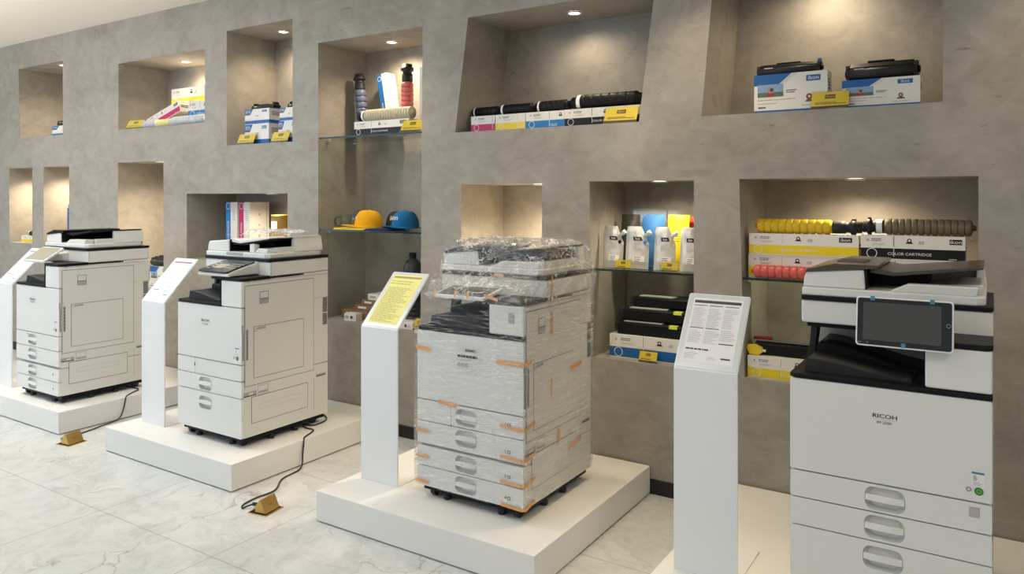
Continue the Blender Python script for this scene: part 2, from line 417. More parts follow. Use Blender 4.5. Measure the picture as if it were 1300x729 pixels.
# ------------------------------------------------------------------ info stands
def stand(x0, y0, dy, dz, paper, ink, label, seed, head):
    W = .245; zt = .775
    t = thing('info_stand', label, 'sign stand', (x0, y0, .15), group='slanted info stands')
    MB().box(0, W, 0, .31, 0, .006, METAL).build('base_plate', t, bevel=.001)
    a = math.atan2(dz, dy); L = math.hypot(dy, dz); th = .009
    MB().box(0, W, 0, th, .006, zt, METAL).build('column', t, bevel=.002)
    # the slanted head: local x = width, local y = up the slope
    R = Matrix.Translation((0, 0, zt)) @ Matrix.Rotation(a, 4, 'X')
    h = MB(); h.M = R
    poly = rrect(0, W, 0, L, .008, 3)
    h.prism(poly, 'z', -.008, 0, METAL)
    h.build('slanted_head', t, bevel=.001)
    b = MB(); b.M = R; b.prism(rrect(.004, W-.004, .008, L-.004, .006, 3), 'z', 0, .002, ACRY); b.build('acrylic_holder', t)
    p = MB(); p.M = R
    m0, m1 = .024, .022; pw, ph = W-2*m0, L-.05
    fr = (Vector((m0, .03, .0024)), X, Y, Z)
    p.rect(fr, 0, 0, pw, ph, paper, 0)
    p.build('printed_sheet', t)
    q = MB(); q.M = R; fr = (Vector((m0, .03, .0024)), X, Y, Z)
    if head: q.rect(fr, .006, ph-.022, pw-.012, .012, head, .0006)
    rnd = random.Random(seed)
    if ink is INKY:
        q.lines(fr, .008, ph-.06, pw-.02, .03, 2, ink, seed, fill=.25)
        q.lines(fr, .008, .012, pw-.016, ph-.09, 26, ink, seed+1, fill=.28)
        q.rect(fr, pw*.32, .05, .0008, ph*.6, ink, .0006)
    else:
        cw = (pw-.02)/3
        for c in range(3):
            cx = .007 + c*(cw+.003)
            q.rect(fr, cx, ph-.034, cw*.9, .003, INKD if head is INKD else ink)
            q.lines(fr, cx, ph*.55, cw, ph*.30, 12, ink, seed+c, fill=.25)
            if c < 2:
                q.rect(fr, cx, ph*.52, cw*.9, .003, INKD if head is INKD else ink)
                q.lines(fr, cx, ph*.30, cw, ph*.20, 8, ink, seed+c+5, fill=.25)
            else:
                q.lines(fr, cx, ph*.36, cw, ph*.17, 6, ink, seed+c+5, fill=.25)
                q.rect(fr, cx, ph*.30, cw*.95, .004, INKD if head is INKD else ink)
        q.lines(fr, .007, ph*.19, pw*.55, .012, 1, INKD, seed+9, fill=.5)
        q.lines(fr, .007, ph*.06, pw*.28, ph*.10, 4, ink, seed+10, fill=.25)
        q.rect(fr, pw*.76, ph*.08, pw*.18, .006, INKD)
        q.lines(fr, pw*.5, ph*.06, pw*.2, ph*.05, 3, ink, seed+11, fill=.25)
    q.build('printed_lines', bpy.data.objects[t.children[-1].name] if False else [c for c in t.children if c.name.startswith('printed_sheet')][0])
stand(-6.445, 2.70, .255, .255, PAPER, INK, 'white info stand with a slanted sheet beside the farthest copier, cut by the left edge', 11, INKR)
stand(-4.575, 2.745, .24, .255, PAPER, INK, 'white info stand with white printed sheet in front of the second copier from left', 22, INKR)
stand(-2.71, 2.795, .25, .257, PAPY, INKY, 'white info stand with a yellow printed sheet beside the film-wrapped copier', 33, INKY)
stand(-1.035, 2.765, .185, .268, PAPER, INK, 'large white info stand with white sheet beside the nearest copier', 44, INKD)

# ------------------------------------------------------------------ copiers
HW, DEP = .30, .655
def drawer_front(root, x0, x1, z0, z1, handle=None, name='paper_drawer'):
    """drawer front plate; handle = (cx, cz) cuts a dished grip into it"""
    g = .0022; x0 += g*.5; x1 -= g*.5; z0 += g; z1 -= g
    m = MB(); holes = []
    outer = rrect(x0, x1, z0, z1, .006, 3)
    if handle:
        hx, hz = handle; hole = rrect(hx-.060, hx+.060, hz-.038, hz+.038, .026, 6); holes = [hole]
    m.plate(outer, holes, 'y', 0, WPLAS2)
    n = len(outer)
    m.add([(p[0], 0, p[1]) for p in outer] + [(p[0], .0182, p[1]) for p in outer], [(k, (k+1) % n, n+(k+1) % n, n+k) for k in range(n)], WPLAS2)
    d = m.build(name, root)
    if handle:
        q = MB(); vs = []; N = len(hole); fs = []
        rings = [(1, 0), (.97, .006), (.88, .014), (.70, .020), (.35, .023)]
        for s_, y_ in rings: vs += [(hx+(p[0]-hx)*s_, y_, hz+(p[1]-hz)*s_) for p in hole]
        for j in range(len(rings)-1): fs += [(j*N+k, j*N+(k+1) % N, (j+1)*N+(k+1) % N, (j+1)*N+k) for k in range(N)]
        fs.append(tuple((len(rings)-1)*N+k for k in range(N)))
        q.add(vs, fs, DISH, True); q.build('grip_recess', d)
        b = MB(); pts_f = []; K = 10
        # slightly bowed grip bar across the dish
        top, bot, back = [], [], []
        for k in range(K+1):
            u = -1+2*k/K; xx = hx+u*.058; bow = -.004-.006*(1-u*u)
            top.append((xx, bow+.003, hz+.014-.004*u*u)); bot.append((xx, bow, hz-.008)); back.append((xx, .012, hz+.010))
        vs = top+bot+back; n1 = K+1; fs = []
        for k in range(K): fs += [(k, k+1, n1+k+1, n1+k), (n1+k, n1+k+1, 2*n1+k+1, 2*n1+k), (2*n1+k, 2*n1+k+1, k+1, k)]
        fs += [(0, n1, 2*n1), (K, 2*n1+K, n1+K)]
        b.add(vs, fs, WPLAS2, False); b.build('handle', d, bevel=.0012)
    return d

def side_panel(root, name, y0, y1, z0, z1, m=None, rise=.0012, gap=.0030, base=.0004):
    p = MB(); p.box(HW-.002, HW+base, y0-gap, y1+gap, z0-gap, z1+gap, GAP)
    p.box(HW-.001, HW+rise, y0, y1, z0, z1, m or WPLAS)
    return p.build(name, root)

def copier(loc, label, kind):
    """kind: 'far' (four drawers, flat tablet), 'fixed' (two drawers, angled panel), 'wrapped', 'near' (upright tablet)"""
    r = thing('office_copier', label, 'copier', loc, group='white office copiers on platforms')
    four = kind in ('far', 'wrapped')
    l1, l2, l3 = (.470, .368, .155) if four else (.478, .384, .287)
    seam = .249
    # casters and feet
    for cx, cy in ((-.235, .06), (.235, .06), (-.235, .58), (.235, .58)):
        c = MB(); c.lathe([(.014, -.014), (.025, -.013), (.0255, .013), (.014, .014)], (cx, cy, .0255), 'x', RUB, 18)
        c.box(cx-.02, cx+.02, cy-.022, cy+.012, .038, .060, DARK); c.build('caster', r, bevel=.002)
    for cx, cy in ((-.155, .05), (.155, .05), (.262, .24), (.262, .42)):
        c = MB(); c.lathe([(.017, 0), (.020, .004), (.020, .020), (.015, .024), (.015, .05)], (cx, cy, 0), 'z', RUB, 14); c.build('foot', r)
    MB().box(-HW+.02, HW-.02, .03, DEP-.02, .032, .058, DARK).build('base_tray', r)
    # paper bank carcass and machine body
    b = MB(); b.box(-HW, HW, .018, DEP, .058, (seam if four else l2)-.002, WPLAS); b.build('paper_bank', r, bevel=.006)
    b = MB()
    b.box(-HW, HW, .018, DEP, seam if four else l2, .80, WPLAS)
    b.build('body', r, bevel=.006)
    b = MB(); b.box(-HW, HW, .46, DEP, .80, .964, WPLAS); b.box(.115, HW, .05, .47, .80, .952, WPLAS)
    b.build('upper_body', r, bevel=.004)
    b = MB(); b.box(-.285, .114, .452, .4605, .801, .962, GPLAS if kind == 'near' else DARK2); b.box(.1115, .1152, .04, .455, .801, .955, DARK)
    b.build('exit_lining', r)
    # fronts
    fd = MB(); fd.prism(rrect(-HW, HW, l1+.002, .799, .008, 4), 'y', 0, .018, WPLAS2)
    door = fd.build('front_door', r, bevel=.003)
    if kind == 'far':
        drawer_front(r, -HW, HW, l2, l1, (-.065, l2+.051)); drawer_front(r, -HW, HW, seam+.012, l2, (-.065, l2-.052))
        drawer_front(r, -HW, HW, l3, seam-.003, (-.065, l3+.046)); drawer_front(r, -HW, HW, .058, l3, (-.065, .106))
    elif kind == 'wrapped':
        drawer_front(r, -HW, -.097, l2, l1, None, 'front_cover'); drawer_front(r, -.097, HW, l2, l1, (-.010, l2+.048))
        drawer_front(r, -HW, HW, seam+.012, l2, (-.010, l2-.048)); drawer_front(r, -HW, HW, l3, seam, (-.012, l3+.046)); drawer_front(r, -HW, HW, .058, l3, (-.014, .106))
    elif kind == 'fixed':
        drawer_front(r, -HW, -.128, l2, l1, None, 'front_cover'); drawer_front(r, -.128, HW, l2, l1, None, 'front_cover')
        drawer_front(r, -HW, HW, l3, l2, (-.03, l3+.046)); drawer_front(r, -HW, HW, .058, l3, (-.03, .222))
    else:
        drawer_front(r, -HW, HW, l2, l1, (0, l2+.046)); drawer_front(r, -HW, HW, l3, l2, (-.002, l2-.049)); drawer_front(r, -HW, HW, .058, l3, (-.006, l3-.055))
    # black exit lip
    full = kind in ('near', 'wrapped')
    lp = MB(); x1 = HW+.001 if full else .1165
    lp.prism([(-HW-.002, .012), (-HW+.015, -.004), (x1, -.004), (x1, .46), (-HW+.03, .46), (-HW-.002, .43)], 'z', .80, .817, DARK)
    if not full: lp.box(.108, .1165, -.003, .05, .80, .956, DARK)
    lp.build('exit_lip', r, bevel=.004)
    # side cover with the black top plate
    z0 = .819 if full else .803
    sc = MB(); sc.prism(rrect(.117, HW, z0, .953, .008, 4), 'y', 0, .05, WPLAS2); sc.build('corner_cover', r, bevel=.006)
    tp = MB(); tp.prism([(.106, -.002), (HW-.012, -.002), (HW+.002, .014), (HW+.002, .20), (.106, .20)], 'z', .953, .971, DARK); tp.build('top_plate', r, bevel=.003)
    # output tray with a rolling profile
    def prof(h, xa, xb):
        pts = [(xa, .817)]
        for k in range(13):
            u = k/12; s_ = u*u*(3-2*u); pts.append((xa+.01+(xb-xa-.01)*u, .822+h*(1-s_)))
        pts.append((xb, .817)); return pts
    ot = MB(); ot.prism(prof(.040, -.262, .075), 'y', .05, .20, DARK2, True); ot.prism(prof(.068, -.255, .11), 'y', .20, .45, DARK, True)
    ot.build('output_tray', r)
    # post carrying the scanner on the left
    ps = MB(); ps.prism([(-.292, .817), (-.262, .817), (-.258, .89), (-.250, .966), (-.275, .966), (-.281, .89)], 'y', .24, .30, DARK2); ps.build('scanner_post', r, bevel=.003)
    # scanner unit
    s = MB(); s.prism(rrect(-HW-.002, HW+.002, .966, 1.050, .010, 4), 'y', .195, DEP, WPLAS2)
    if kind in ('near', 'wrapped'): pass
    s.build('scanner', r, bevel=.006)
    u = MB(); u.box(-.285, .11, .21, .45, .950, .968, DARK); u.build('scanner_underside', r, bevel=.003)
    pl = MB(); pl.prism([(-HW, .188), (HW, .188), (HW+.004, .20), (HW+.004, DEP+.002), (-HW-.003, DEP+.002), (-HW-.003, .20)], 'z', 1.051, 1.067, DARK); pl.build('platen_edge', r, bevel=.003)
    # document feeder
    ad = thing_part('document_feeder', r)
    a = MB(); a.prism([(-HW, .195), (.255, .195), (.282, .215), (.282, .60), (.262, .63), (-HW, .63)], 'z', 1.067, 1.098, WPLAS2)
    ad = a.build('document_feeder', r, bevel=.006)
    fb = MB(); fb.prism([(-HW+.002, 1.098), (-HW+.006, 1.135), (-HW+.018, 1.158), (-.09, 1.170), (-.085, 1.098)], 'y', .205, .625, WPLAS2); fb.build('feeder_housing', ad, bevel=.006)
    tray_top = {'far': DARK, 'fixed': WPLAS2, 'wrapped': DARK, 'near': BRONZE}[kind]
    if kind != 'fixed':
        ft = MB(); ft.prism([(-HW+.010, 1.152), (-HW+.016, 1.165), (-.18, 1.190), (-.045, 1.188), (-.045, 1.176), (-.10, 1.171)], 'y', .20, .628, DARK if kind != 'near' else BRONZE)
        if kind == 'near':
            ft.M = Matrix.Translation((-.145, .36, 1.1905)); ft.box(-.05, .05, -.07, .07, -.002, .001, DARK2); ft.M = Matrix()
        ft.build('feeder_lid', ad, bevel=.002)
    ws = MB(); ws.prism([(-.085, 1.098), (.05, 1.100), (.20, 1.125), (.275, 1.132), (.275, 1.098)], 'y', .27, .62, WPLAS); ws.build('exit_slope', ad, bevel=.003)
    fbk = MB(); fbk.box(-.086, .262, .605, .628, 1.098, 1.168, GPLAS); fbk.build('feeder_back', ad, bevel=.002)
    dk = MB(); dk.box(-.086, -.080, .21, .62, 1.100, 1.172, DARK); dk.box(-.086, .10, .40, .615, 1.10, 1.150, DARK); dk.build('feeder_rollers', ad)
    tr = MB(); tr.prism([(-.075, 1.158), (.0, 1.150), (.13, 1.166), (.275, 1.186), (.275, 1.194), (.12, 1.178), (.0, 1.164), (-.07, 1.178)], 'y', .235 if kind != 'fixed' else .215, .61, tray_top)
    if kind == 'fixed': tr.prism([(-.075, 1.140), (.02, 1.140), (.26, 1.176), (.26, 1.186), (.0, 1.152), (-.07, 1.166)], 'y', .222, .60, DARK)
    tr.build('document_tray', ad, bevel=.002)
    sp = MB(); sp.prism([(.246, 1.098), (.283, 1.098), (.279, 1.130), (.270, 1.186), (.252, 1.186)], 'y', .40 if kind in ('far', 'fixed') else .56, .625, WPLAS2); sp.build('tray_support', ad, bevel=.003)
    if kind in ('far', 'near', 'wrapped'):
        g = MB(); g.prism([(-.01, 1.098), (.255, 1.098), (.262, 1.128), (.05, 1.126)], 'y', .20, .26, WPLAS2); g.build('exit_guard', ad, bevel=.003)
    if kind == 'fixed':
        g = MB(); g.box(.10, .145, .21, .25, 1.098, 1.150, WPLAS2); g.prism([(.145, 1.098), (.262, 1.098), (.262, 1.122), (.18, 1.126)], 'y', .21, .30, WPLAS2); g.build('exit_guard', ad, bevel=.006)
        q = MB(); q.box(-.10, .06, .1940, .20, 1.078, 1.097, GPLAS); q.build('grip_slot', ad, bevel=.003)
    # ---------------- right flank
    sd = side_panel(r, 'side_door', .024, .532, .354, .925)
    ind = side_panel(sd, 'bypass_tray', .084, .450, .393, .685, None, .0026, .0028, .0016)
    q = MB(); q.box(HW+.002, HW+.0038, .105, .165, .668, .681, GPLAS); q.disc(RIGHT(HW+.0030, 0, 0), .094, .668, .009, GPLAS, r2=.006); q.build('latch', ind)
    h = MB(); fr = RIGHT(HW+.0014, 0, 0)
    h.rect(fr, .124, .815, .062, .070, GAP); h.rect(fr, .127, .818, .056, .064, WPLAS, .001); h.rect(fr, .127, .820, .056, .022, GPLAS, .0016); h.rect(fr, .127, .842, .056, .004, GAP, .0018)
    h.build('side_handle', sd)
    v = MB(); fr = RIGHT(HW, 0, 0)
    for k in range(24):
        zz = .505 + k*.0072; v.rect(fr, .030, zz, .014, .0042, DARK2, .002)
    v.build('vent_slots', r); v = MB()
    fr2 = RIGHT(HW, 0, 0)
    for k in range(24): v.rect(fr2, .005, .505+k*.0072, .010, .0042, DARK2, .0006)
    v.build('vent_slots', r)
    v = MB()
    for z0_, n_ in ((.708, 9), (.628, 7)):
        v.rect(fr2, .607, z0_-.006, .040, n_*.010+.006, GPLAS, .0008)
        for k in range(n_): v.rect(fr2, .610, z0_+k*.010, .034, .0052, DARK2, .0012)
        v.build('rear_vent', r); v = MB()
    v = MB(); v.rect(fr2, 0, .655, .013, .050, GPLAS, .0012); v.build('door_catch', r)
    bp = side_panel(r, 'bank_cover', .070, .483, .135, .283)
    q = MB(); fr = RIGHT(HW+.0014, 0, 0)
    if kind in ('fixed', 'far'):
        for (a0, b0, c0, d0) in ((.12, .235, .30, .0012), (.12, .205, .30, .0012), (.42, .205, .0016, .031), (.12, .205, .0016, .031)): q.rect(fr, a0, b0, c0, d0, GPLAS)
        q.build('pressed_outline', bp)
    fr = fr2; q = MB()
    q.rect(fr, .014, .293, .088, .026, GPLAS, .0008); q.rect(fr, .014, .293, .088, .005, DARK2, .0012); q.rect(fr, .05, .300, .03, .012, WPLAS, .0012)
    q.build('side_grip', r); q = MB()
    q.rect(fr, .553, .303, .080, .017, GPLAS, .0008); q.rect(fr, .556, .306, .072, .005, DARK2, .0012)
    q.build('side_grip', r); q = MB(); q.rect(fr, .112, .287, .074, .056, GPLAS, .0008); q.rect(fr, .115, .290, .068, .050, WPLAS, .0012); q.rect(fr, .118, .296, .062, .014, GPLAS, .0016)
    q.build('bank_latch', r)
    q = MB()
    for (a0, b0, c0, d0) in ((.022, .946, .63, .0015), (.535, .10, .0014, .20), (.022, .335, .0012, .02), (.205, .963, .0014, .085)): q.rect(fr, a0, b0, c0, d0, GAP, .0024 if b0 > .96 else .0008)
    q.build('panel_seams', r)
    # ---------------- logo and stickers
    lg = MB(); fr = FRONT(0, 0, 0); lx = {'far': -.062, 'fixed': -.03, 'wrapped': -.03, 'near': 0}[kind]
    if kind != 'wrapped':
        lg.text(fr, lx, .706, .0195, 'RICOH', INKD, sx=1.25); lg.text(fr, lx+.0005, .706, .0195, 'RICOH', INKD, sx=1.25)
        lg.rect(fr, lx-.036, .6945, .074, .0008, INK)
        lg.text(fr, lx-.002, .685, .0125, {'near': 'IM 2500', 'far': 'IM C2000', 'fixed': 'IM C2000'}[kind], INKD, sx=1.1)
        lg.build('brand_lettering', door)
        st = MB(); sx, sz = .262, .552
        st.rect(fr, sx-.017, sz-.022, .034, .044, WHT); st.rect(fr, sx-.017, sz+.016, .034, .006, mat('sticker_teal', (.02, .22, .32)), .0009)
        st.lines(fr, sx-.013, sz-.004, .012, .018, 4, INKD, 3, .001); st.lines(fr, sx-.013, sz-.019, .026, .012, 3, INK, 4, .001)
        st.disc(fr, sx+.002, sz-.037, .0125, GREEN); st.disc(fr, sx+.002, sz-.037, .007, mat('leaf_green', (.25, .42, .10)), .001, r2=.004)
        st.disc(fr, sx-.025, sz-.035, .008, mat('sticker_mauve', (.30, .28, .40)), r2=.004)
        st.build('energy_sticker', door)
    if kind == 'near':
        st = MB(); st.rect(fr, .238, .432, .028, .032, GPLAS, .001); st.rect(fr, .240, .434, .024, .028, mat('sticker_pinkish', (.52, .46, .44)), .0015); st.build('clear_sticker', r)
    if kind == 'far':
        st = MB(); st.rect(fr, .215, .388, .022, .03, WHT, .001); st.lines(fr, .217, .391, .018, .024, 4, INK, 3, .0015); st.build('drawer_sticker', r)
        for a0, b0 in ((.22, .200), (.22, .100), (-.14, .448)): st = MB(); st.rect(fr, a0, b0, .011, .011, INKD, .001); st.build('drawer_sticker', r)
    if kind == 'fixed':
        st = MB(); st.rect(fr, -.134, .428, .009, .020, INKD, .001); st.build('lock_plate', r)
    # ---------------- control panel
    if kind == 'near':
        t = MB(); t.M = Matrix.Translation((.057, -.036, .9415)) @ Matrix.Rotation(math.radians(-9), 4, 'X')
        t.prism(rrect(-.141, .141, 0, .162, .011, 4), 'y', 0, .016, METAL)
        tab = t.build('touch_panel', r, bevel=.003)
        for nm, bx, m_, off in (('bezel', (-.136, .136, .005, .157, .008), BEZEL, .0008), ('screen', (-.119, .107, .021, .144, .002), SCREEN, .0014)):
            q = MB(); q.M = t.M; q.poly(FRONT(), rrect(*bx, 3), m_, off)
            if nm == 'bezel':
                q.disc(FRONT(), .127, .085, .0062, GPLAS, .0014, r2=.0052)
                for k, xx in enumerate((-.132, -.126, -.105)): q.disc(FRONT(), xx, .012, .0015, GPLAS, .0014, 8)
                for xx, zz in ((-.098, .150), (.075, .150), (-.006, .004)): q.rect(FRONT(), xx, zz, .013, .014, BLTAPE, .0017)
            q.build(nm, tab)
        k = MB(); k.M = t.M; k.box(-.05, .03, .016, .20, .045, .10, DARK2); k.build('panel_arm', tab, bevel=.004)
    elif kind in ('far', 'wrapped'):
        tilt = -58 if kind == 'far' else -80
        t = MB(); px = -.02 if kind == 'far' else -.06
        M = Matrix.Translation((px, -.02 if kind == 'far' else .0, .985 if kind == 'far' else .975)) @ Matrix.Rotation(math.radians(tilt), 4, 'X')
        t.M = M; t.prism(rrect(-.145, .145, 0, .166, .011, 4), 'y', 0, .016, METAL); tab = t.build('touch_panel', r, bevel=.003)
        q = MB(); q.M = M; q.poly(FRONT(), rrect(-.134, .134, .010, .156, .004, 3), SCREEN2 if kind == 'far' else SCREEN, .001); q.build('screen', tab)
        k = MB(); k.prism([(.05, .978), (.21, .978), (.21, 1.03), (.09, 1.02)] if kind == 'far' else [(.04, .955), (.21, .955), (.21, .978), (.04, .974)], 'x', px-.05, px+.06, WPLAS); k.build('panel_arm', tab, bevel=.003)
    else:
        t = MB(); px = .065
        t.prism([(-.02, .975), (-.02, .992), (.02, 1.008), (.20, 1.052), (.21, 1.045), (.21, .975)], 'x', -.075, .205, WPLAS2)
        pan = t.build('control_panel', r, bevel=.008)
        q = MB(); a = math.atan2(1.052-1.008, .18)
        q.M = Matrix.Translation((.065, .02, 1.009)) @ Matrix.Rotation(a, 4, 'X')
        q.prism(rrect(-.136, .136, -.045, .165, .02, 4), 'z', 0, .006, BEZEL)
        q.rect((Vector((-.075, .01, .0062)), X, Y, Z), 0, 0, .085, .07, SCREEN2, .0004)
        for i in range(5):
            for j in range(3): q.rect((Vector((.022+i*.022, .02+j*.03, .0062)), X, Y, Z), 0, 0, .014, .014, GPLAS, .0004)
        for j in range(4): q.rect((Vector((-.118, .0+j*.03, .0062)), X, Y, Z), 0, 0, .03, .012, GPLAS, .0004)
        q.build('keypad', pan)
        k = MB(); k.box(-.06, .03, .06, .24, .945, .976, DARK); k.build('panel_arm', pan, bevel=.004)
    return r

def thing_part(name, parent): return None

cop1 = copier((-5.700, 2.645, .15), 'far left white copier with four drawers and a tilted tablet', 'far')
cop2 = copier((-3.874, 2.735, .15), 'white copier with black angled keypad and two drawers, second from left', 'fixed')
cop3 = copier((-2.022, 2.775, .15), 'copier wrapped in clear plastic film with orange tape', 'wrapped')
cop4 = copier((-.300, 2.745, .15), 'nearest white copier at right with upright black touch screen', 'near')

# extras of the wrapped copier
def wrapped_extras(r):
    fr = FRONT(0, 0, 0)
    door = [c for c in r.children if c.name.startswith('front_door')][0]
    st = MB(); st.rect(fr, -.062, .62, .135, .13, mat('sticker_film', (.72, .72, .69), .3), .0008)
    st.rect(fr, -.015, .722, .062, .016, GPLAS, .0014); st.lines(fr, -.012, .725, .056, .010, 1, INKD, 5, .002, .8)
    st.lines(fr, -.058, .695, .125, .016, 1, INKD, 6, .0014, .75); st.lines(fr, -.058, .682, .11, .008, 1, INK, 7, .0014, .4)
    for k in range(3): st.disc(fr, -.05+k*.022, .660, .008, INKD, .0014, 14, r2=.005)
    st.lines(fr, .03, .640, .03, .006, 1, INK, 8, .0014); st.build('promo_sticker', door)
    st = MB(); st.rect(fr, .222, .875, .032, .046, GPLAS, .001); st.rect(fr, .226, .880, .024, .03, mat('sticker_bluegrey', (.36, .38, .40)), .0015); st.build('cover_sticker', r)
    for k, z in enumerate((.425, .305, .195, .100)):
        n = MB(); n.text(fr, .205, z, .021, str(k+1), INKD, .0012); n.rect(fr, .216, z-.007, .016, .014, INKD, .001); n.rect(fr, .219, z-.004, .010, .008, WPLAS2, .0014); n.build('tray_number', r)
    def strip(q, u): return [(Vector(q[i])) for i in range(4)]
    def tape(pts_pairs):
        """pairs of (lower, upper) points along the strip"""
        t = MB(); vs = []; 
        for lo, hi in pts_pairs: vs += [lo, hi]
        t.add(vs, [(2*i, 2*i+1, 2*i+3, 2*i+2) for i in range(len(pts_pairs)-1)], ORT)
        t.build('tape_strip', r)
    f = -.006; s_ = HW+.0075; h = .014
    for z, sl in ((.41, 0), (.275, .004), (.165, .004), (.062, .004)):    # around the right front corner
        tape([((.18, f, z), (.18, f, z+h)), ((HW-.012, f, z-.005), (HW-.012, f, z-.005+h)), ((s_, .008, z-.006), (s_, .008, z-.006+h)), ((s_, .09, z+.012), (s_, .09, z+.012+h))])
    tape([((.16, f, .690), (.16, f, .708)), ((HW-.012, f, .690), (HW-.012, f, .708)), ((s_, .008, .690), (s_, .008, .708)), ((s_, .06, .700), (s_, .06, .716))])
    for z in (.317, .196, .075): tape([((-HW-.004, f, z), (-HW-.004, f, z+h)), ((-.225, f, z-.003), (-.225, f, z-.003+h))])
    tape([((-HW-.004, f, .710), (-HW-.004, f, .728)), ((-.215, f, .700), (-.215, f, .718))])
    tape([((-.17, f, .465), (-.17, f, .481)), ((-.065, f, .458), (-.065, f, .474))])
    def vt(y, z0, z1, wd=.013): tape([((s_, y, z0), (s_, y+wd, z0)), ((s_, y, z1), (s_, y+wd, z1))])
    vt(.235, .955, 1.07); vt(.235, .80, .90); vt(.235, .50, .60, .006); vt(.30, .27, .345)
    tape([((s_, .42, .60), (s_, .42, .618)), ((s_, .54, .605), (s_, .54, .622))])
    tape([((s_, .40, .215), (s_, .40, .230)), ((s_, .53, .235), (s_, .53, .250))])
    for x, z in ((-.19, .985), (-.07, .985), (.0, .985)): tape([((x, -.016, z-.012), (x+.014, -.016, z-.012)), ((x+.004, -.012, z+.016), (x+.018, -.012, z+.016))])
    tape([((.10, -.014, .985), (.10, -.014, 1.0)), ((.17, -.008, .965), (.17, -.008, .98))])
    tape([((.03, .17, 1.06), (.03, .17, 1.075)), ((.09, .16, 1.055), (.09, .16, 1.07))])
    # ---- film: lower stretched wrap
    def ring(x0, x1, y0, y1, z, rad, n=10):
        return [(p[0], p[1], z) for p in rrect(x0, x1, y0, y1, rad, 4)] if False else ringpts(x0, x1, y0, y1, z, n)
    def ringpts(x0, x1, y0, y1, z, n, xb=None):
        P = ringraw(x0, x1, y0, y1, z, n)
        if xb is None: return P
        return [((x_ if x_ > x0+1e-6 else xb+(x0-xb)*max(0, min(1, (.2-y_)/(.2-y0)))), y_, z_) for x_, y_, z_ in P]
    def ringraw(x0, x1, y0, y1, z, n):
        P = []
        for k in range(n): P.append((x0+(x1-x0)*k/n, y0, z))
        for k in range(n): P.append((x1, y0+(y1-y0)*k/n, z))
        for k in range(n): P.append((x1-(x1-x0)*k/n, y1, z))
        for k in range(n): P.append((x0, y1-(y1-y0)*k/n, z))
        return P
    rnd = random.Random(5)
    def loft(rows, n, amp, m, smooth, name, captop=False):
        vs = []; fs = []; N = 4*n
        for row, a in zip(rows, amp):
            for p in ringpts(*row[:5], n, row[5] if len(row) > 5 else None):
                vs.append(tuple(c + rnd.uniform(-a, a) for c in p))
        for j in range(len(rows)-1):
            for k in range(N):
                q = (j*N+k, j*N+(k+1) % N, (j+1)*N+(k+1) % N, (j+1)*N+k)
                if smooth: fs.append(q)
                else: fs += [(q[0], q[1], q[2]), (q[0], q[2], q[3])] if (j+k) % 2 else [(q[0], q[1], q[3]), (q[1], q[2], q[3])]
        if captop:
            b = (len(rows)-1)*N; x0, x1, y0, y1, z = rows[-1][:5]
            G = n; base = len(vs); idx = {}
            # grid inside the last ring
            for i in range(1, G):
                for j in range(1, G):
                    idx[i, j] = len(vs); vs.append((x0+(x1-x0)*i/G + rnd.uniform(-.012, .012), y0+(y1-y0)*j/G + rnd.uniform(-.012, .012), z + .008 + rnd.uniform(-.016, .024)))
            def at(i, j):
                if (i, j) in idx: return idx[i, j]
                if j == 0: return b+i if i < G else b+G
                if i == G: return b+G+j if j < G else b+2*G
                if j == G: return b+2*G+(G-i)
                return b+(3*G+(G-j)) % N
            for i in range(G):
                for j in range(G):
                    q = (at(i, j), at(i+1, j), at(i+1, j+1), at(i, j+1))
                    fs += [(q[0], q[1], q[2]), (q[0], q[2], q[3])]
        o = MB(); o.add(vs, fs, m, smooth); return o.build(name, r)
    e = .0085
    B = (-HW-e, HW+e, -e-.004, DEP+e)
    rows = [(-HW-.003, HW+.003, -.010, DEP+.003, .062)] + [(*B, z) for z in (.12, .2, .3, .4, .5, .6, .7, .795)]
    rows += [(-HW+.01, HW+e, -e-.003, DEP+e, .83, -HW-e), (-HW+.055, HW+e, -e-.002, DEP+e, .89, -HW-e), (-HW+.095, HW+e, -.010, DEP+e, .955, -HW-e)]
    loft(rows, 14, [.0008]*len(rows), FILM, True, 'stretch_film')
    rows = [(-.205, HW+.010, -.022, DEP+.010, .955, -.31), (-.222, HW+.012, -.045, DEP+.012, .972, -.31), (-.215, HW+.012, -.040, DEP+.012, .995, -.31), (-.235, HW+.012, .03, DEP+.012, 1.035, -.31), (-.282, HW+.012, .135, DEP+.012, 1.075), (-.283, HW+.006, .172, DEP+.004, 1.115), (-.285, HW-.004, .182, DEP-.004, 1.160), (-.268, HW-.018, .195, DEP-.018, 1.200)]
    loft(rows, 16, [.004, .008, .011, .015, .013, .011, .012, .012], FILMC, False, 'loose_film', True)
wrapped_extras(cop3)

# crumpled leftover film on the second copier's feeder
def crumple():
    rnd = random.Random(3); m = MB(); G = 16; vs = []; fs = []
    for i in range(G+1):
        for j in range(7):
            vs.append((-.27+.46*i/G+rnd.uniform(-.01, .01), .44+.20*j/6+rnd.uniform(-.01, .01), (1.205 if j not in (0, 6) else 1.186)+rnd.uniform(-.002, .026)*(1 if j not in (0, 6) else .3)))
    for i in range(G):
        for j in range(6):
            a = i*7+j; fs += [(a, a+1, a+8), (a, a+8, a+7)]
    m.add(vs, fs, FILMC, False)
    o = m.build('plastic_sheet', None, loc=(-3.874, 2.735, .15)); tag(o, 'crumpled clear plastic sheet lying on the second copier', 'plastic sheet')
crumple()

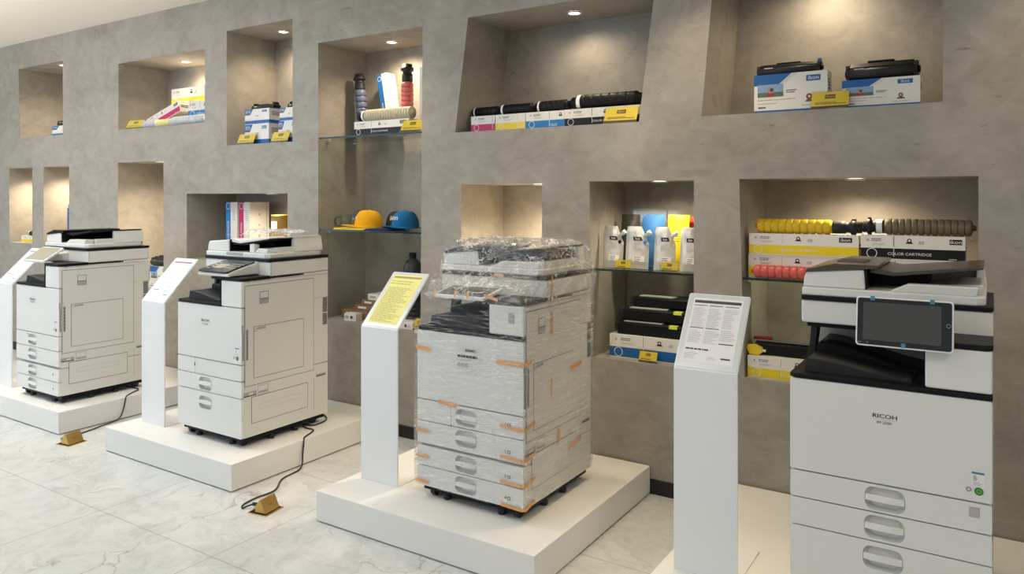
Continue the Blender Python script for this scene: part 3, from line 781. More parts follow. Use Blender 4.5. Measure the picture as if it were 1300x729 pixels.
# ------------------------------------------------------------------ floor sockets and cables
def socket(x, y, rz, label):
    t = thing('floor_socket', label, 'socket', (x, y, 0), (0, 0, rz), group='brass pop-up floor sockets')
    b = MB(); b.box(-.065, .065, -.06, .06, 0, .004, GOLD); b.build('base_plate', t, bevel=.0015)
    p = MB(); p.box(-.058, .058, -.05, .05, .004, .006, DARK); p.build('opening', t)
    l = MB(); l.prism([(-.046, .006), (-.014, .068), (-.006, .070), (.022, .034), (.022, .006)], 'x', -.052, .052, GOLD); l.build('pop_up_block', t, bevel=.002)
    a = math.atan2(.062, .032)
    q = MB(); q.M = Matrix.Translation((0, -.030, .037)) @ Matrix.Rotation(a, 4, 'X'); q.text((Vector((0, 0, 0)), X, Y, Z), 0, 0, .013, 'Ikon', BROWN, .0012); q.build('engraving', [c for c in t.children if c.name.startswith('pop_up')][0])
socket(-4.995, 2.525, .157+PI/2, 'brass pop-up floor socket in front of the farthest platform')
socket(-3.092, 2.510, .157+PI/2, 'brass pop-up floor socket in front of the second platform')

def smooth_path(pts, n=8):
    P = [Vector(p) for p in pts]; out = []
    for i in range(len(P)-1):
        p0, p1, p2, p3 = P[max(i-1, 0)], P[i], P[i+1], P[min(i+2, len(P)-1)]
        for k in range(n):
            t = k/n
            out.append(.5*((2*p1)+(p2-p0)*t+(2*p0-5*p1+4*p2-p3)*t*t+(3*p1-p0-3*p2+p3)*t**3))
    out.append(P[-1]); return out
def cable(pts, label, plug):
    m = MB(); m.tube(smooth_path(pts), .0045, CORD, 8)
    o = m.build('power_cable', recalc=True); tag(o, label, 'cable', 'black power cables')
    a, b = Vector(plug[0]), Vector(plug[1])
    p = MB(); p.tube([a, a+(b-a)*.3, a+(b-a)*.31, b], .009, RUB, 10); p.build('plug', o)
R_ = .0052; Zp = .15 + R_
cable([(-3.78, 3.40, Zp), (-3.72, 3.47, Zp), (-3.60, 3.40, Zp), (-3.575, 3.275, Zp), (-3.64, 3.245, Zp), (-3.58, 3.21, Zp), (-3.50, 3.20, Zp), (-3.452, 3.10, Zp), (-3.432, 3.065, Zp), (-3.418, 3.05, .13), (-3.415, 3.04, .07), (-3.40, 3.02, .014), (-3.37, 2.96, R_), (-3.345, 2.83, R_), (-3.25, 2.70, R_), (-3.25, 2.58, R_), (-3.235, 2.49, R_), (-3.20, 2.455, R_), (-3.19, 2.478, .010), (-3.170, 2.497, .018)],
      'black power cable winding from the second copier down to its floor socket', ((-3.172, 2.497, .018), (-3.124, 2.508, .022)))
cable([(-5.50, 3.18, Zp), (-5.35, 3.185, Zp), (-5.29, 3.10, Zp), (-5.235, 3.03, Zp), (-5.215, 3.01, .14), (-5.21, 2.99, .07), (-5.20, 2.95, .016), (-5.18, 2.84, R_), (-5.13, 2.68, R_), (-5.115, 2.58, R_), (-5.108, 2.52, .008), (-5.080, 2.512, .016)],
      'black power cable running from the farthest copier to its floor socket', ((-5.080, 2.512, .016), (-5.028, 2.522, .022)))

# ------------------------------------------------------------------ shelf goods
def G(s): return s
def end_marks(m, fr, w, h):
    m.text(fr, w*.5, h*.84, h*.13, 'IM C', BLACKP)
    m.rect(fr, w*.12, h*.52, w*.76, h*.07, BLACKP); m.rect(fr, w*.12, h*.38, w*.76, h*.07, BLACKP); m.lines(fr, w*.15, h*.08, w*.6, h*.22, 3, INK, 3, fill=.3)

def carton(loc, w, d, h, band, label, full=.5, rot=(0, 0, 0), group='long white toner cartons', lower=.05, text=True, name='toner_carton'):
    """long white carton; printed band along the front, front-left-bottom corner at the origin"""
    t = thing(name, label, 'box', loc, rot, group)
    b = MB(); b.box(0, w, 0, d, 0, h, CARD)
    fr = FRONT()
    b.rect(fr, 0, lower*h, w, .42*h, band)
    for f in (RIGHT(w, 0, 0), LEFTF(0, d, 0)): end_marks(b, f, d, h)
    b.build('box_body', t)
    p = MB(); S = full
    p.disc(fr, .42*h, lower*h+.21*h, .20*h, WHT, .001, 24, r2=.175*h)
    def put(x): return x < w-.006
    ink = INKD
    if put(.11*S+.05): p.disc(fr, .085*S*.5+.012, .80*h, .055*h, INK, .0009, 14); p.lines(fr, .11*S, .76*h, min(.16*S, w-.11*S-.01), .14*h, 2, ink, 1, fill=.45); p.lines(fr, .12*S, .60*h, min(.12*S, w-.12*S-.01), .09*h, 2, INK, 2, fill=.4)
    if put(.325*S): p.rect(fr, .323*S, .55*h, .0022, .42*h, BLACKP if band is BLACKP else band, .0009); p.rect(fr, .323*S, .14*h, .0026, .38*h, WHT, .0011)
    if put(.47*S+.02):
        p.disc(fr, .475*S, .80*h, .085*h, BLACKP, .0009, 16); p.disc(fr, .475*S, .80*h, .045*h, CARD, .0012, 12); p.poly(fr, [(.475*S-.15*h, .68*h), (.475*S+.15*h, .68*h), (.475*S+.06*h, .76*h), (.475*S-.06*h, .76*h)], BLACKP, .0008)
        for k in range(4): p.rect(fr, .565*S+k*.0055, .66*h, .003, .13*h, INK, .0009)
    if text and put(.62*S): p.text(fr, .475*S, lower*h+.20*h, .155*h, 'COLOR CARTRIDGE', WHT, .0013, sx=1.12)
    elif text and put(.40*S): p.text(fr, .375*S, lower*h+.12*h, .20*h, 'COLO', WHT, .0013)
    if put(.95*S):
        p.rect(fr, .845*S, .68*h, .115*S, .21*h, BLACKP, .0009); p.text(fr, .9025*S, .785*h, .21*h, 'ikon', WHT, .0014, sx=1.15)
        p.lines(fr, .84*S, lower*h+.04*h, .11*S, .05*h, 1, WHT, 8, .0013, .5)
    p.build('printed_markings', t)
    return t

def picture_box(loc, w, d, h, label, rot=(0, 0, 0), group='blue and white printer boxes', small=False):
    """white box with a blue sweep, a picture of a helmeted rider and the logo"""
    t = thing('printer_box', label, 'box', loc, rot, group)
    b = MB(); b.box(0, w, 0, d, 0, h, CARD); fr = FRONT()
    if not small:
        b.poly(fr, [(0, h), (0, h*.72), (w*.34, h*.72), (w*.52, h)], BLU)
        b.rect(fr, 0, .005, w, .045*h, BLU)
    else:
        b.rect(fr, 0, h*.03, w, h*.22, BLU); b.poly(fr, [(0, h), (0, h*.62), (w*.22, h*.62), (w*.34, h)], BLU)
    b.poly(LEFTF(0, d, 0), [(0, h), (0, h*.5), (d, h*.5), (d, h)], BLU)
    r_ = RIGHT(w, 0, 0)
    b.lines(r_, d*.15, h*.55, d*.6, h*.3, 4, INKD, 3, fill=.5); b.rect(r_, 0, h*.03, d, h*.06 if not small else h*.22, BLU)
    b.build('box_body', t)
    p = MB(); px, pz, pw, ph = (.05*w, .42*h, .36*w, .32*h) if not small else (.03*w, .66*h, .20*w, .26*h)
    p.rect(fr, px, pz, pw, ph, SKYP, .0009); p.rect(fr, px, pz, pw, ph*.36, GRASSP, .0011)
    p.disc(fr, px+pw*.52, pz+ph*.55, ph*.27, mat('picture_helmet', (.34, .31, .24), .5), .0013, 14); p.disc(fr, px+pw*.55, pz+ph*.55, ph*.15, INKD, .0015, 12)
    p.poly(fr, [(px+pw*.33, pz), (px+pw*.38, pz+ph*.30), (px+pw*.62, pz+ph*.30), (px+pw*.70, pz)], mat('picture_red', (.40, .03, .03), .5), .0012)
    p.rect(fr, w*.72, h*.76, w*.19, h*.15, BLU, .0009); p.text(fr, w*.815, h*.838, h*.145, 'ikon', WHT, .0014, sx=1.05)
    p.lines(fr, .45*w, .50*h, .17*w, .10*h, 2, INKD, 5, fill=.45)
    p.lines(fr, .05*w, .33*h, .58*w, .05*h, 1, INK, 6, fill=.4); p.lines(fr, .05*w, .24*h, .40*w, .04*h, 1, INK, 7, fill=.4); p.lines(fr, .06*w, .13*h, .16*w, .06*h, 1, INKD, 8, fill=.6)
    if not small:
        p.disc(fr, .76*w, .37*h, .075*h, mat('medal_brown', (.20, .08, .02), .5), .0009, 18, r2=.03*h); p.poly(fr, [(.70*w, .24*h), (.82*w, .24*h), (.79*w, .30*h), (.73*w, .30*h)], MATS['medal_brown'], .0008); p.lines(fr, .66*w, .15*h, .26*w, .03*h, 1, INK, 9, fill=.6)
        for k in range(4): p.poly(fr, [(.36*w+k*.018*w, .74*h), (.363*w+k*.018*w, .74*h), (.53*w+k*.02*w, h*.995), (.526*w+k*.02*w, h*.995)], INK, .0008)
    p.build('printed_markings', t)
    return t

def price_tag(x, z, y, w, h, label, lean=30, rz=0, group='yellow price tags', tall=True):
    t = thing('price_tag', label, 'price tag', (x, y, z), (0, 0, rz), group)
    M = Matrix.Rotation(math.radians(-lean), 4, 'X')
    c = MB(); c.M = M; c.box(-w/2, w/2, 0, .0012, .004, h, TAGY); fr = FRONT()
    c.rect(fr, -w/2, .004, w, h*.13, BROWN, .0006); c.rect(fr, -w*.14, h*.60, w*.28, h*.24, BROWN, .0006); c.text(fr, 0, h*.725, h*.22, 'ikon', TAGY, .0011, sx=1.1)
    c.lines(fr, -w*.40, h*.28, w*.85, h*.16, 1 if not tall else 2, BROWN, 4, .0008, .5); c.build('card', t)
    a = MB(); a.M = M; a.box(-w/2-.005, w/2+.005, -.0035, -.0018, 0, h+.006, CLEAR); a.M = Matrix(); a.box(-w/2-.005, w/2+.005, 0, .022, 0, .002, CLEAR); a.build('acrylic_holder', t)
    return t

def ribbed_tube(loc, L, R, col, label, rot=(0, 0, 0), capend=1, ribs=10, capcol=None, capl=.26, group='ribbed toner tubes'):
    """toner bottle along local x, lying on its side: axis at height R"""
    capcol = capcol or RUB
    t = thing('toner_tube', label, 'toner cartridge', loc, rot, group)
    bl = L*(1-capl); s0 = 0 if capend > 0 else L*capl
    prof = [(R*.30, 0), (R*.34, .012), (R*.80, .016)]
    n = ribs
    for k in range(n):
        a = .018+(bl-.022)*k/n; st = (bl-.022)/n
        prof += [(R*.84, a), (R*.95, a+st*.03), (R*.98, a+st*.10), (R*.98, a+st*.78), (R*.95, a+st*.85), (R*.84, a+st*.89)]
    prof.append((R*.8, bl))
    if capend < 0: prof = [(r_, L-d) for r_, d in prof][::-1]
    m = MB(); m.lathe(prof, (0, 0, R), 'x', col, 24); m.build('ribbed_body', t)
    cl = L*capl
    cp = [(R*.80, 0), (R*.84, cl*.45), (R*.70, cl*.46), (R*.72, cl*.62), (R*.98, cl*.63), (R*.98, cl*.80), (R*.78, cl*.81), (R*.76, cl)]
    if capend > 0: cp = [(r_, bl+d) for r_, d in cp]
    else: cp = [(r_, cl-d) for r_, d in cp][::-1]
    c = MB(); c.lathe(cp, (0, 0, R), 'x', capcol, 20)
    lx = bl+cl*.66 if capend > 0 else cl*.22
    c.box(lx, lx+cl*.14, -R*.3, R*.3, R*1.9, R*2.12, capcol); c.build('end_cap', t)
    lb = MB(); q = bl+cl*.05 if capend > 0 else cl*.62
    lb.lathe([(R*.845, q), (R*.85, q+cl*.28)], (0, 0, R), 'x', WHT if capend < 0 else capcol, 20, cap=False); lb.build('cap_label', t)
    return t

def spiral_cartridge(loc, L, R, label, group='black toner cartridges', ribs=6, sticker=.06):
    t = thing('toner_cartridge', label, 'toner cartridge', loc, (0, 0, 0), group)
    prof = [(R*.45, 0), (R*.5, L*.03), (R*.75, L*.035), (R*.75, L*.10), (R*.95, L*.105)]
    for k in range(ribs):
        a = L*.11+L*.80*k/ribs; st = L*.80/ribs; prof += [(R*.93, a+st*.03), (R*.97, a+st*.08), (R*.98, a+st*.15), (R*.98, a+st*.82), (R*.97, a+st*.9), (R*.93, a+st*.95)]
    prof += [(R*.72, L*.93), (R*.70, L)]
    m = MB(); m.lathe(prof, (0, 0, R), 'x', DARK, 20); m.build('tube_body', t)
    f = MB(); f.box(L*.10, L*.92, -R*1.0, R*.0, R*.05, R*.22, DARK); f.build('guide_rail', t)
    l = MB(); l.lathe([(R*.99, L*sticker+L*.06), (R*.99, L*sticker+L*.11)], (0, 0, R), 'x', WHT, 20, cap=False); l.build('white_band', t)
    return t

def drum_unit(loc, L, D, H, label, rot=(0, 0, 0), group='black drum cartridges', knob=None, lugs=False):
    """laser cartridge: stepped body with a round drum, gear and end plates"""
    t = thing('drum_cartridge', label, 'toner cartridge', loc, rot, group)
    b = MB(); b.prism([(0, H*.12), (D*.1, 0), (D*.62, 0), (D, H*.3), (D, H*.62), (D*.7, H*.95), (D*.25, H*.98), (.002, H*.72)], 'x', L*.05, L*.95, DARK); b.build('housing', t, bevel=.003)
    d = MB(); d.lathe([(H*.30, 0), (H*.30, L)], (0, D*.12, H*.38), 'x', DARK2, 18); d.build('drum_roller', t)
    for x in (0, L*.95):
        e = MB(); e.prism([(-.004, H*.1), (D*.9, 0), (D*1.02, H*.5), (D*.75, H), (.0, H*.85)], 'x', x, x+L*.05, DARK2)
        e.lathe([(H*.2, 0), (H*.2, L*.03)], (x-(L*.03 if x == 0 else -L*.05), D*.45, H*.45), 'x', DARK, 14); e.build('end_plate', t, bevel=.002)
    h = MB(); h.box(L*.3, L*.68, D*.25, D*.55, H*.96, H*1.1, DARK); h.build('handle_rib', t, bevel=.003)
    l = MB(); l.rect(FRONT(0, -.0005+.001, 0), L*.12, H*.52, L*.14, H*.12, WHT, .003); l.M = Matrix.Translation((0, D*.0, 0)); l.build('sticker', t)
    if knob:
        k = MB(); k.box(L*.955, L*1.0, D*.1, D*.5, H*.9, H*1.16, knob); k.build('release_tab', t)
    if lugs:
        for x in (L*.02, L*.88):
            k = MB(); k.box(x, x+L*.10, D*.2, D*.8, H*.9, H*1.35, DARK); k.build('lug', t, bevel=.002)
    return t

# --- far left upper niche
picture_box((-7.945, 3.83, 2.195), .40, .12, .10, 'small white and yellow box at the right end of the far left upper niche', small=True)
drum_unit((-7.88, 3.85, 2.295), .30, .10, .06, 'small black cartridge lying on the box in the far left upper niche')
# --- second upper niche
price_tag(-6.44, 2.193, 3.782, .20, .092, 'yellow price tag left of the striped tubes in the second upper niche', rz=.12)
carton((-6.44, 3.93, 2.195), .50, .10, .10, MAG, 'long carton with magenta band leaning at a slant', rot=(0, -.285, 0), text=False)
carton((-6.255, 4.036, 2.393), .62, .14, .165, YEL, 'long carton with yellow band lying on top in the second upper niche', full=.62)
carton((-5.885, 3.955, 2.262), .45, .10, .150, CYA, 'carton with blue band under the yellow carton, second upper niche')
for x, L, col, lab in ((-6.35, .215, tone('tube_lilac', (.50, .50, .60)), 'pale lilac ribbed tube at the front of the second upper niche'), (-6.13, .205, tone('tube_cream', (.78, .70, .30)), 'pale yellow ribbed tube between the lilac and grey tubes'), (-5.92, .50, tone('tube_pale_grey', (.55, .57, .60)), 'pale grey long ribbed tube, rightmost in the second upper niche')):
    ribbed_tube((x, 3.835, 2.193), L, .034 if L < .3 else .040, col, lab, ribs=5, capl=.08, capcol=WHT)
MB_ = MB(); MB_.box(0, .55, 0, .11, 0, .068, CARD); o = MB_.build('support_carton', None, loc=(-5.95, 3.95, 2.193)); tag(o, 'plain white carton lying behind the ribbed tubes in the second upper niche', 'box')
# --- third upper niche
for x, z, h, lab in ((-4.965, 1.994, .158, 'lower blue and white box of the left stack'), (-4.962, 2.153, .118, 'upper blue and white box of the left stack'), (-4.572, 1.994, .165, 'lower blue and white box of the right stack'), (-4.555, 2.160, .10, 'upper blue and white box of the right stack, partly cut off')):
    picture_box((x, 3.83, z), .285 if x < -4.8 else .21, .17, h, lab + ', third upper niche', small=True)
drum_unit((-4.92, 3.86, 2.272), .26, .07, .036, 'black drum cartridge on top of the left box stack, third upper niche', lugs=True)
drum_unit((-4.50, 3.86, 2.261), .155, .07, .036, 'black drum cartridge on top of the right box stack, third upper niche', lugs=True)
price_tag(-4.905, 1.995, 3.782, .195, .088, 'yellow price tag in front of the left box stack, third upper niche', rz=.0, lean=22)
price_tag(-4.512, 1.995, 3.782, .185, .088, 'yellow price tag in front of the right box stack, third upper niche', rz=.0, lean=22)
# --- tall niche, top shelf
SH = 2.0125
carton((-3.773, 3.825, SH), .50, .09, .098, BLACKP, 'white carton with black band lying on the upper glass shelf')
ribbed_tube((-3.765, 3.875, SH+.0985), .50, .043, tone('tube_ivory', (.52, .47, .33)), 'ivory ribbed toner tube lying on the black-banded carton', capend=-1, ribs=18, capl=.13)
ribbed_tube((-3.872, 4.07, SH), .49, .044, tone('tube_slate', (.10, .12, .20)), 'slate blue ribbed toner tube standing upright and leaning left', rot=(0, -PI/2-.10, 0), ribs=8, capl=.24)
ribbed_tube((-3.40, 4.01, SH), .50, .045, tone('tube_coral', (.72, .17, .15)), 'coral red ribbed toner tube standing upright in the tall niche', rot=(0, -PI/2, 0), ribs=11, capl=.25)
def upright(loc, w, d, h, stripe, label, rot=(0, 0, 0), group='cartons standing on end', sw=.42):
    t = thing('upright_carton', label, 'box', loc, rot, group)
    b = MB(); b.box(0, w, 0, d, 0, h, CARD); fr = FRONT()
    if stripe: b.rect(fr, 0, 0, w*sw, h, stripe)
    b.build('box_body', t)
    p = MB(); r_ = RIGHT(w, 0, 0)
    if stripe:
        p.disc(fr, w*sw*.5, h-.032, w*.20, WHT, .001, 20, r2=w*.17); p.text((Vector((0, 0, 0)), Z, -X, -Y), h*.38, -w*sw*.5, w*.20, 'COLOR CARTRIDGE', WHT, .0012)
        p.rect(fr, w*sw*.0, h*.42, w, .002, WHT, .0009)
    p.disc(fr, w*.72, h*.42*.62, w*.13, BLACKP, .001, 14); p.lines(fr, w*.58, h*.68, w*.3, h*.2, 6, INK, 4, fill=.35)
    for k in range(4): p.text((Vector((w, 0, 0)), Z, -Y, X), h*(.22+.19*k), -d*.5, min(.034, d*.34), ('C', 'M', 'Y', 'K')[k], INKD, .0012)
    p.rect(r_, d*.86, 0, d*.03, h, INK, .0008)
    p.build('printed_markings', t); return t
upright((-3.755, 4.12, SH+.002), .09, .10, .475, BLU, 'white carton with blue stripe leaning left against the slate tube', rot=(0, -.17, 0), sw=.5)
upright((-3.35, 4.03, SH), .075, .115, .475, None, 'white carton standing on end behind the coral toner tube')
o = MB().box(0, .08, 0, .07, 0, .42, mat('carton_dark', (.10, .09, .08))).build('dark_carton', None, loc=(-3.225, 4.15, SH)); tag(o, 'dark narrow carton in the shade behind the upright white carton', 'box')
price_tag(-3.225, SH, 3.782, .165, .095, 'yellow price tag on the upper glass shelf of the tall niche', rz=.1)
# --- tall niche, middle shelf: caps, mugs, flat cloths
def cap(loc, col, rz, label, logo, logocol=WHT):
    t = thing('baseball_cap', label, 'cap', loc, (0, 0, rz), 'baseball caps on the glass shelf')
    # crown, brim along +x
    m = MB(); vs = []; fs = []; N = 28; K = 9
    def crown(a, v):
        rr = math.cos(v*PI/2)**.62; z = .120*math.sin(v*PI/2)**1.05
        fx = .098+.0*math.cos(a); x = fx*math.cos(a)*rr + .012*math.cos(a)*(1-v)*(math.cos(a) > 0); y = .083*math.sin(a)*rr
        return Vector((x, y, z + .012*max(0, math.cos(a))*math.sin(v*PI)))
    for j in range(K):
        for k in range(N): vs.append(crown(2*PI*k/N, j/K*.985))
    top = len(vs); vs.append(Vector((0, 0, .1205)))
    for j in range(K-1):
        for k in range(N): fs.append((j*N+k, j*N+(k+1) % N, (j+1)*N+(k+1) % N, (j+1)*N+k))
    for k in range(N): fs.append(((K-1)*N+k, (K-1)*N+(k+1) % N, top))
    m.add(vs, fs, col, True); m.lathe([(.009, .118), (.008, .123), (.002, .125)], (0, 0, 0), 'z', col, 10); m.build('crown', t)
    b = MB(); vs = []; fs = []; A = 14; Q = 5
    for i in range(A+1):
        a = math.radians(-78+156*i/A); e = crown(a, 0)
        for j in range(Q+1):
            u = j/Q; ext = .092*math.cos(a*1.1)**.6 if abs(a*1.1) < PI/2 else 0
            vs.append((e.x+ext*u - .002, e.y*(1+.03*u), .016 + .012*u*(1 - (math.sin(a))**2*1.3) - .006*u*u - .007*(math.sin(a)**2)))
    n0 = len(vs); vs += [(x_, y_, z_-.004) for x_, y_, z_ in vs]
    for i in range(A):
        for j in range(Q):
            a0 = i*(Q+1)+j; fs += [(a0, a0+1, a0+Q+2, a0+Q+1), (n0+a0, n0+a0+Q+1, n0+a0+Q+2, n0+a0+1)]
    for i in range(A): a0 = i*(Q+1)+Q; fs.append((a0, a0+Q+1, n0+a0+Q+1, n0+a0))
    for j in range(Q): fs += [(j, j+1, n0+j+1, n0+j), (A*(Q+1)+j, A*(Q+1)+j+1, n0+A*(Q+1)+j+1, n0+A*(Q+1)+j)]
    b.add(vs, fs, col, True); b.build('brim', t)
    if logo:
        g = MB(); tv, tf = text_geo(logo); out = []
        for c in tv:
            a = c.x*.042/.092; v = .36 + c.y*.042/.16
            p = crown(a, v); nrm = Vector((math.cos(a), math.sin(a)*1.2, .35)).normalized(); out.append(p + nrm*.0045)
        g.add(out, tf, logocol); g.build('logo', t)
    return t
SM = 1.3545
cap((-3.745, 3.95, SM+.0145), cloth('cap_yellow', (.85, .42, .012)), math.radians(236), 'yellow baseball cap with white lettering on the glass shelf', 'ikon')
cap((-3.658, 4.146, SM+.004), cloth('cap_brown', (.055, .042, .03)), math.radians(298), 'dark brown baseball cap between the yellow and blue caps', 'ikon')
cap((-3.405, 3.95, SM+.0145), cloth('cap_blue', (.012, .15, .36)), math.radians(259), 'blue baseball cap with white lettering on the glass shelf', 'ikon')
cap((-3.225, 4.13, SM+.004), cloth('cap_red', (.55, .03, .045)), math.radians(262), 'red baseball cap at the right end of the glass shelf, mostly hidden', 'ikon')
def flat_cloth(loc, w, d, col, label, rz):
    m = MB(); 
    for k in range(3): m.prism(rrect(-w/2+k*.004, w/2-k*.002, -d/2+k*.003, d/2-k*.004, .02, 4), 'z', k*.004, k*.004+.0038, col)
    o = m.build('folded_bag', None, loc=loc, rot=(0, 0, rz), bevel=.001); tag(o, label, 'bag', 'flat folded bags under the caps')
flat_cloth((-3.80, 3.865, SM), .30, .16, cloth('bag_yellow', (.85, .66, .06)), 'flat yellow folded bag under the yellow cap', .05)
flat_cloth((-3.525, 3.865, SM), .26, .16, cloth('bag_navy', (.03, .04, .14)), 'flat navy folded bag under the blue cap', -.03)
for k, (x, y) in enumerate(((wx(439, 3.98), 3.98), (wx(446, 4.09), 4.09), (wx(451, 3.99), 3.99), (wx(459, 4.10), 4.10))):
    t = thing('glass_mug', ['leftmost clear glass mug with its handle to the left', 'second clear glass mug from the left on the shelf', 'third clear glass mug from the left on the shelf', 'rightmost clear glass mug, just left of the yellow cap'][k], 'mug', (x, y, SM), (0, 0, 0), 'glass mugs on the shelf')
    m = MB(); m.lathe([(.034, 0), (.038, .003), (.039, .098), (.0355, .098), (.035, .010), (.001, .009)], (0, 0, 0), 'z', MUGG, 24); m.build('cup', t)
    h = MB(); a0 = PI+.75; dr = Vector((math.cos(a0), math.sin(a0), 0))
    h.tube(smooth_path([dr*.037+Z*.082, dr*.062+Z*.084, dr*.074+Z*.070, dr*.074+Z*.036, dr*.060+Z*.020, dr*.037+Z*.020], 5), .0048, MUGG if k else mat('mug_handle_dark', (.10, .10, .09), .2), 8); h.build('handle', t)
# --- tall niche, bottom ledge
LZ = .7075
def plain_box(loc, w, d, h, m, label, rz=0, extra=None, group='small cartons on the ledge'):
    b = MB(); b.box(0, w, 0, d, 0, h, m)
    b.rect(FRONT(), w*.1, h*.3, w*.25, h*.4, INK if m is not KRAFT else CARD, .0008)
    if extra: b.disc(FRONT(), w*.62, h*.5, h*.22, INKD, .0009, 14); b.lines(FRONT(), w*.72, h*.25, w*.22, h*.4, 3, INK, 4, fill=.4)
    o = b.build('carton', None, loc=loc, rot=(0, 0, rz), bevel=.001); tag(o, label, 'box', group)
plain_box((-3.99, 3.92, LZ), .42, .20, .062, KRAFT, 'long brown carton at the bottom of the ledge pile', .0)
plain_box((-3.89, 3.95, LZ+.063), .32, .17, .036, KRAFT, 'flat brown carton with a white label, second in the ledge pile')
plain_box((-3.84, 3.97, LZ+.100), .27, .15, .036, KRAFT, 'brown carton just below the white one in the ledge pile')
plain_box((-3.79, 3.98, LZ+.137), .22, .13, .042, CARD, 'white carton on top of the ledge pile', 0, True)
plain_box((-3.875, 3.83, LZ), .105, .07, .052, CARD, 'small white carton in front of the brown ledge pile', .1, True)
plain_box((-3.36, 3.90, LZ), .21, .115, .040, KRAFT, 'brown carton on the ledge below the grey bottle')
plain_box((-3.37, 3.79, LZ), .16, .09, .048, CARD, 'white carton at the right end of the ledge, behind the yellow-sheet stand', 0, True)
price_tag(-3.180, LZ, 3.782, .055, .085, 'small yellow and black tag at the right end of the ledge', tall=False)
t = thing('ink_bottle', 'tall dark grey ribbed bottle with black cap, right side of the ledge', 'bottle', (wx(524, 4.095), 4.095, LZ))
pr = [(.055, 0), (.068, .006)]
for k in range(10): pr += [(.070, .012+k*.030), (.070, .034+k*.030), (.064, .038+k*.030)]
pr += [(.070, .335), (.068, .38), (.045, .425), (.024, .440), (.022, .450)]
m = MB(); m.lathe(pr, (0, 0, 0), 'z', GBOT, 28); m.build('bottle_body', t)
m = MB(); m.lathe([(.026, .445), (.026, .478), (.022, .482)], (0, 0, 0), 'z', RUB, 20); m.build('cap', t)
# --- slanted niche with four toner cartons
for x, y, L, c, lab, nm in ((-2.765, 3.83, .178, MAG, 'white toner carton with magenta band, leftmost in the slanted niche', ''), (-2.580, 3.83, .214, YEL, 'white toner carton with yellow band in the slanted niche', ''), (-2.360, 3.83, .262, CYA, 'white toner carton with cyan band in the slanted niche', ''), (-2.094, 3.825, .47, BLACKP, 'white toner carton with black band, rightmost in the slanted niche', '')):
    carton((x, y, 1.991), L, .16, .099, c, lab, full=.5 if L < .4 else .55)
for x, L, R, z, lab in ((-2.82, .22, .034, 2.0905, 'leftmost black toner cartridge, above the magenta carton'), (-2.615, .27, .036, 2.0905, 'black toner cartridge above the yellow carton'), (-2.345, .235, .038, 2.0905, 'black toner cartridge above the cyan carton'), (-2.105, .47, .047, 2.0905, 'longest black toner cartridge, above the black-banded carton')):
    spiral_cartridge((x, 3.925, z), L, R, lab, ribs=7 if L > .4 else 5)
price_tag(-1.727, 1.991, 3.782, .195, .098, 'yellow price tag at the right end of the slanted niche', lean=24)
# --- upper right niche
picture_box((-1.009, 3.825, 2.0), .345, .11, .192, 'taller blue and white printer box, left one in the upper right niche')
picture_box((-.599, 3.825, 2.0), .325, .13, .132, 'lower blue and white printer box, right one in the upper right niche')
drum_unit((-1.0, 3.845, 2.1925), .30, .08, .055, 'slim black drum cartridge with blue tab on the left printer box', knob=BLU)
drum_unit((-.585, 3.835, 2.1325), .30, .11, .082, 'bulky black toner cartridge on the right printer box')
price_tag(-.649, 2.0, 3.782, .165, .092, 'yellow price tag between the two boxes of the upper right niche', lean=24)
# --- lower left niches
carton((-8.60, 3.84, 1.112), .33, .12, .070, YEL, 'white and yellow carton in the leftmost lower niche', text=False)
spiral_cartridge((-8.53, 3.88, 1.1825), .28, .024, 'black cartridge on the carton in the leftmost lower niche')
upright((-7.672, 3.84, 1.112), .12, .12, .365, BLU, 'blue box standing in the second lower niche, mostly cut off by the wall', sw=.9)
drum_unit((-7.665, 3.85, 1.4775), .11, .08, .05, 'small black cartridge on the blue box in the second lower niche')
picture_box((-6.235, 3.82, .80), .26, .15, .18, 'white printer box behind the far copier with a black cartridge on it')
drum_unit((-6.23, 3.83, .9805), .25, .11, .085, 'black cartridge on the white box behind the far copier')
# --- wide lower niche with upright cartons and a tin
upright((-5.360, 3.95, 1.0765), .145, .11, .466, CYA, 'upright white carton with blue stripe behind the second copier')
upright((-5.190, 3.95, 1.0765), .135, .19, .466, MAG, 'upright white carton with magenta stripe behind the second copier')
t = thing('gold_tin', 'gold cylindrical tin at the right end of the niche behind the second copier', 'tin', (-4.80, 4.04, 1.0765))
m = MB(); m.lathe([(.066, 0), (.068, .003), (.068, .352), (.070, .354), (.070, .366), (.062, .368), (.060, .362), (.001, .362)], (0, 0, 0), 'z', TIN, 32); m.build('tin_body', t)
m = MB(); vs = []; fs = []
for k in range(7):
    a = math.radians(-128+11*k)
    for z_ in (.25, .315): vs.append((.0688*math.cos(a), .0688*math.sin(a), z_))
for k in range(6): fs.append((2*k, 2*k+2, 2*k+3, 2*k+1))
m.add(vs, fs, WHT, True); m.build('paper_label', t)
o = MB().box(0, .12, 0, .08, 0, .32, KRAFT).build('kraft_carton', None, loc=(-4.66, 4.12, 1.0765), bevel=.001); tag(o, 'brown carton in the shade right of the gold tin', 'box')

